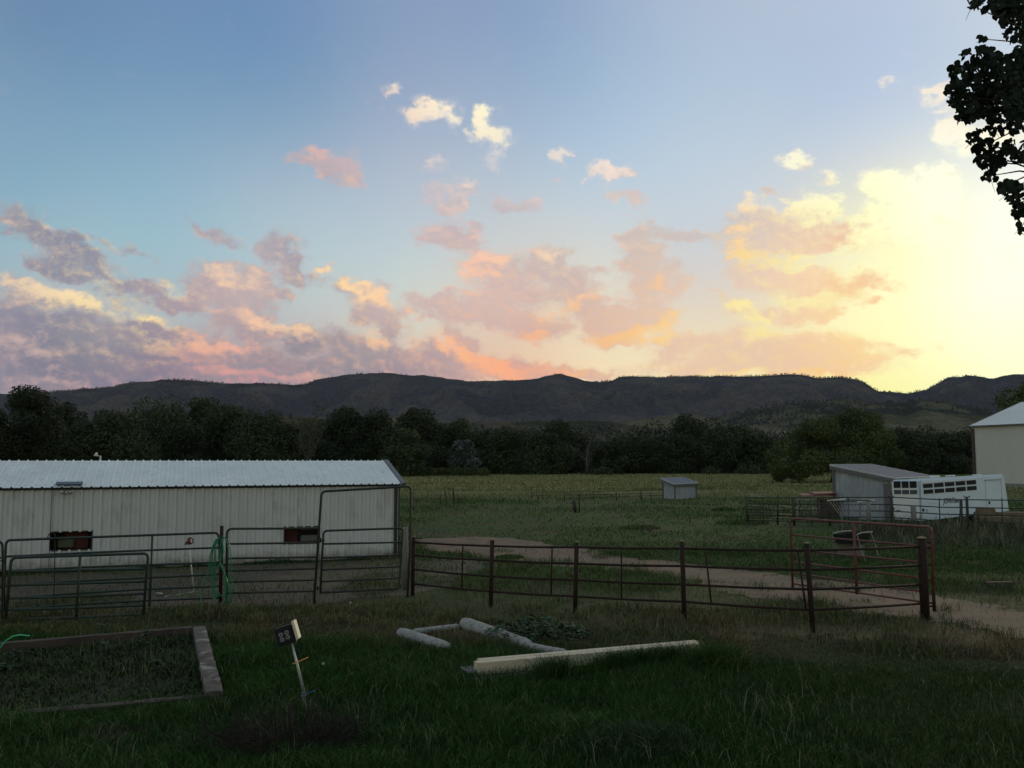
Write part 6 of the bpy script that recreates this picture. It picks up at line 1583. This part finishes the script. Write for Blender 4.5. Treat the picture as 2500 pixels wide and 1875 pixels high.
# grass clumps, dead bush, burdock, weeds before the trailer
def clump(name, label, cat, cx, cy, rx, ry, n, hmin, hmax, mat, seed, wd=.010, lean=.8):
    rr = np.random.default_rng(seed); r = np.sqrt(rr.random(n)); a = rr.uniform(0, 6.28, n)
    x, y = cx + np.cos(a) * r * rx, cy + np.sin(a) * r * ry
    h = rr.uniform(hmin, hmax, n) * (1.05 - .55 * r ** 2)
    o = blades(name, label, x, y, h, np.full(n, wd), lean, rr, M[mat], cat); del o['kind']; return o
g_ = G(1745, 1650); clump('grass_tussock', 'tall dark grass tussock at the right end of the lumber stack', 'grass', g_.x, g_.y, .55, .4, 1500, .30, .78, 'blade', 1, wd=.011)
def row(name, label, p, q, n, hmin, hmax, seed, wdt=.25, mat='blade'):
    rr = np.random.default_rng(seed); f = rr.random(n); x = p.x + (q.x - p.x) * f + rr.normal(0, .03, n); y = p.y + (q.y - p.y) * f + rr.normal(0, wdt * .3, n) - .1
    k = fbmn(f * 7 + 2, f * 0 + seed, 5, 3); kk = rr.random(n) < np.clip((k - .25) * 3, .1, 1); x, y = x[kk], y[kk]
    o = blades(name, label, x, y, rr.uniform(hmin, hmax, len(x)), np.full(len(x), .009), .8, rr, M[mat]); del o['kind']; return o
row('grass_tussock', 'ragged row of tall grass growing up in front of the pale new boards', G(1290, 1668), G(1700, 1618), 7000, .20, .52, 2)
row('grass_tussock', 'thin grass poking up along the left log', o2p(200, 300), o2p(500, 375), 700, .08, .26, 4)
row('grass_tussock', 'thin grass poking up along the near side of the long log', o2p(600, 270), o2p(1180, 420), 1500, .08, .24, 6)
g_ = G(1570, 1840); clump('grass_tussock', 'coarse dark grass tussock at the bottom edge right of the centre', 'grass', g_.x, g_.y, .8, .5, 2600, .2, .45, 'dock_leaf', 3)
bx0, bx1, by0, by1 = min(p[0] for p in BED), max(p[0] for p in BED), min(p[1] for p in BED), max(p[1] for p in BED)
x = gr.uniform(bx0, bx1, 60000); y = gr.uniform(by0, by1, 60000)
k_ = inside(BED, x, y) & (gr.random(60000) < np.clip((fnoise(x, y, 1.1, 61) - .20) * 3.2, .30, 1)) & (x > -11); x, y = x[k_], y[k_]
blades('bed_weeds', 'low weeds and creeping greenery covering the soil of the garden bed', x, y, gr.uniform(.03, .15, len(x)) * (.5 + 1.3 * fnoise(x, y, 1.6, 62)), gr.uniform(.012, .028, len(x)), 1.0, gr, M['bed_leaf'], 'weeds')
# burdock patch behind the long log
br = np.random.default_rng(31); vsx, fsx, tt = [], [], []
g_ = G(1290, 1575)
for k in range(1000):
    r = math.sqrt(br.random()); a = br.uniform(0, 6.28); c = Vector((g_.x + .15 + math.cos(a) * r * .95, g_.y + .35 + math.sin(a) * r * .75, br.uniform(.04, .46) * (1.1 - .6 * r)))
    d = Vector((br.normal(), br.normal(), br.normal() * .5 - .3)).normalized(); s = d.cross(Z).normalized(); l = br.uniform(.05, .12); b0 = len(vsx)
    pts = [(0, .18), (.3, .42), (.75, .36), (1, 0), (.75, -.36), (.3, -.42), (0, -.18)]
    vsx += [c + d * l * u_ + s * l * v_ + Z * (.05 * l * (1 - abs(v_) * 2)) for u_, v_ in pts]; fsx.append(tuple(range(b0, b0 + 7))); tt += [br.random()] * 7
bd = thing('burdock_patch', 'dark patch of broad burdock leaves behind the long log', 'plant', g_)
np_mesh('leaves', np.array([tuple(v) for v in vsx]), np.array(fsx), M['dock_leaf'], parent=bd, attr=np.array(tt))
# dead brushy shrub at the bottom
g_ = G(700, 1840); ds = thing('dead_shrub', 'dark leafless brushwood shrub at the bottom edge below the outlet stake', 'shrub', g_)
sr = np.random.default_rng(17); mb = MB()
for k in range(330):
    a = sr.uniform(0, 6.28); r = sr.random() ** .6 * .35; p_ = Vector((g_.x + math.cos(a) * r * 1.6, g_.y + math.sin(a) * r, -.02))
    d_ = Vector((math.cos(a) * sr.uniform(.2, 1.1) * 1.5, math.sin(a) * sr.uniform(.1, .7), sr.uniform(.35, 1.0))).normalized(); L = sr.uniform(.35, .75)
    m_ = p_ + d_ * L * .5 + Vector((sr.normal() * .04, 0, .03)); e_ = p_ + d_ * L - Z * .05
    mb.tube([p_, m_, e_], [.006, .004, .002], 4, caps=False)
    for q in range(4):
        s_ = m_.lerp(e_, sr.random()); mb.tube([s_, s_ + Vector((sr.normal(), sr.normal(), sr.normal() * .7 + .4)).normalized() * sr.uniform(.06, .18)], [.0028, .0012], 3, caps=False)
mb.build('twigs', M['twig'], ds)
# seed heads: thin pale stalks
x, y = field_points(2600, 9.2, 16.5); k_ = fnoise(x, y, .9, 71) > .54; x, y = x[k_], y[k_]
blades('seed_stalks', 'pale dry seed stalks scattered through the lawn', x, y, gr.uniform(.25, .5, len(x)), np.full(len(x), .006), .9, gr, M['straw'] if 'straw' in M else M.setdefault('straw', pmat('straw', (.20, .20, .12), (.12, .14, .07), 3, .8)))
dr = np.random.default_rng(12)
for k, (x, y, lb) in enumerate(((788, 1648, 'single white dandelion clock right of the outlet stake'), (855, 1487, 'pale seed head at the lawn edge below the arched frame'))):
    g_ = G(x, y + 12); t = thing('dandelion', lb, 'flower', g_); hh = .24
    mb = MB(); mb.tube([g_, g_ + Z * hh], .003, 4); mb.build('stem', M['straw'], t)
    mb = MB()
    for q in range(60):
        d_ = Vector((dr.normal(), dr.normal(), dr.normal())).normalized(); mb.tube([g_ + Z * hh, g_ + Z * hh + d_ * .024], [.0008, .003], 3)
    mb.build('seed_head', M['cream'], t)
# tall weeds in front of the trailer and along the corral
wr = np.random.default_rng(77)
n = 9000; t_ = wr.random(n); px = 2040 + t_ * 560; Yv = 42.3 - wr.random(n) ** 1.3 * 13
X0 = (px - CX) / FPX * Yv
h = wr.uniform(.25, .75, n) * (.55 + .9 * np.clip(fbmn(px / 22.0, Yv * .3, 5, 3) - .25, 0, 1) * 1.6) * np.clip((px - 2020) / 150, .35, 1) * np.clip((Yv - 28) / 11, .2, 1)
o = blades('tall_weeds', 'tangle of tall dry weeds in front of the horse trailer', X0, Yv, h * 1.08 * wr.uniform(.5, 1.3, n), np.full(n, .028), .7, wr, M['weed'], 'weeds')
# loose plants on the open dirt and pasture: dark green tussocks
for k, (x, y, r_, h_, lb) in enumerate(((1562, 1291, 1.0, .30, 'dark round grass tussock in the pasture left of the corral'), (1765, 1247, .8, .35, 'small dark tussock in the pasture just left of the corral end'), (1810, 1279, 1.4, .4, 'wide dark tussock at the foot of the left corral post'), (1745, 1352, 1.3, .22, 'dark low tussock beside the path behind the rail'), (2215, 1382, .9, .28, 'dark green tussock on the right side of the yard'), (2390, 1360, 1.2, .3, 'broad tussock on the right side of the yard'), (1245, 1362, .5, .16, 'small tussock on the near edge of the path'))):
    g_ = G(x, y); clump('grass_tussock', lb, 'grass', g_.x, g_.y, r_, r_ * .7, 900, h_ * .4, h_ * 1.1, 'pasture_blade', 200 + k, wd=.03)
for k in range(26):
    f_ = wr.random(); A0, B0 = G(971, 1361), G(20, 1401); p_ = A0.lerp(B0, f_) + Vector((.1, -.35, 0))
# weeds along the foot of the barn wall
n = 5000; f_ = wr.random(n); A0, B0 = G(975, 1362), G(-250, 1412)
ww = np.clip(fbmn(f_ * 22, f_ * 0 + 2.2, 8, 3) - .30, 0, 1) * 2.2
x = A0.x + (B0.x - A0.x) * f_ + wr.uniform(0, .1, n); y = A0.y + (B0.y - A0.y) * f_ - .04 - np.abs(wr.normal(0, .16, n))
blades('wall_weeds', 'strip of low weeds along the foot of the white barn wall', x, y, wr.uniform(.08, .28, n) * ww + .02, np.full(n, .016), .7, wr, M['dock_leaf'], 'weeds')

n = 1300; px = 2180 + wr.random(n) * 420; Yv = 41.8 - wr.random(n) ** 1.3 * 9; k_ = fbmn(px / 16.0, Yv * .5, 6, 3) > .5; px, Yv = px[k_], Yv[k_]
blades('weed_heads', 'pale dry seed heads standing over the tall weeds by the trailer', (px - CX) / FPX * Yv, Yv, wr.uniform(.45, 1.05, len(px)) * np.clip((Yv - 28) / 11, .3, 1), np.full(len(px), .022), .5, wr, M['straw'], 'weeds')
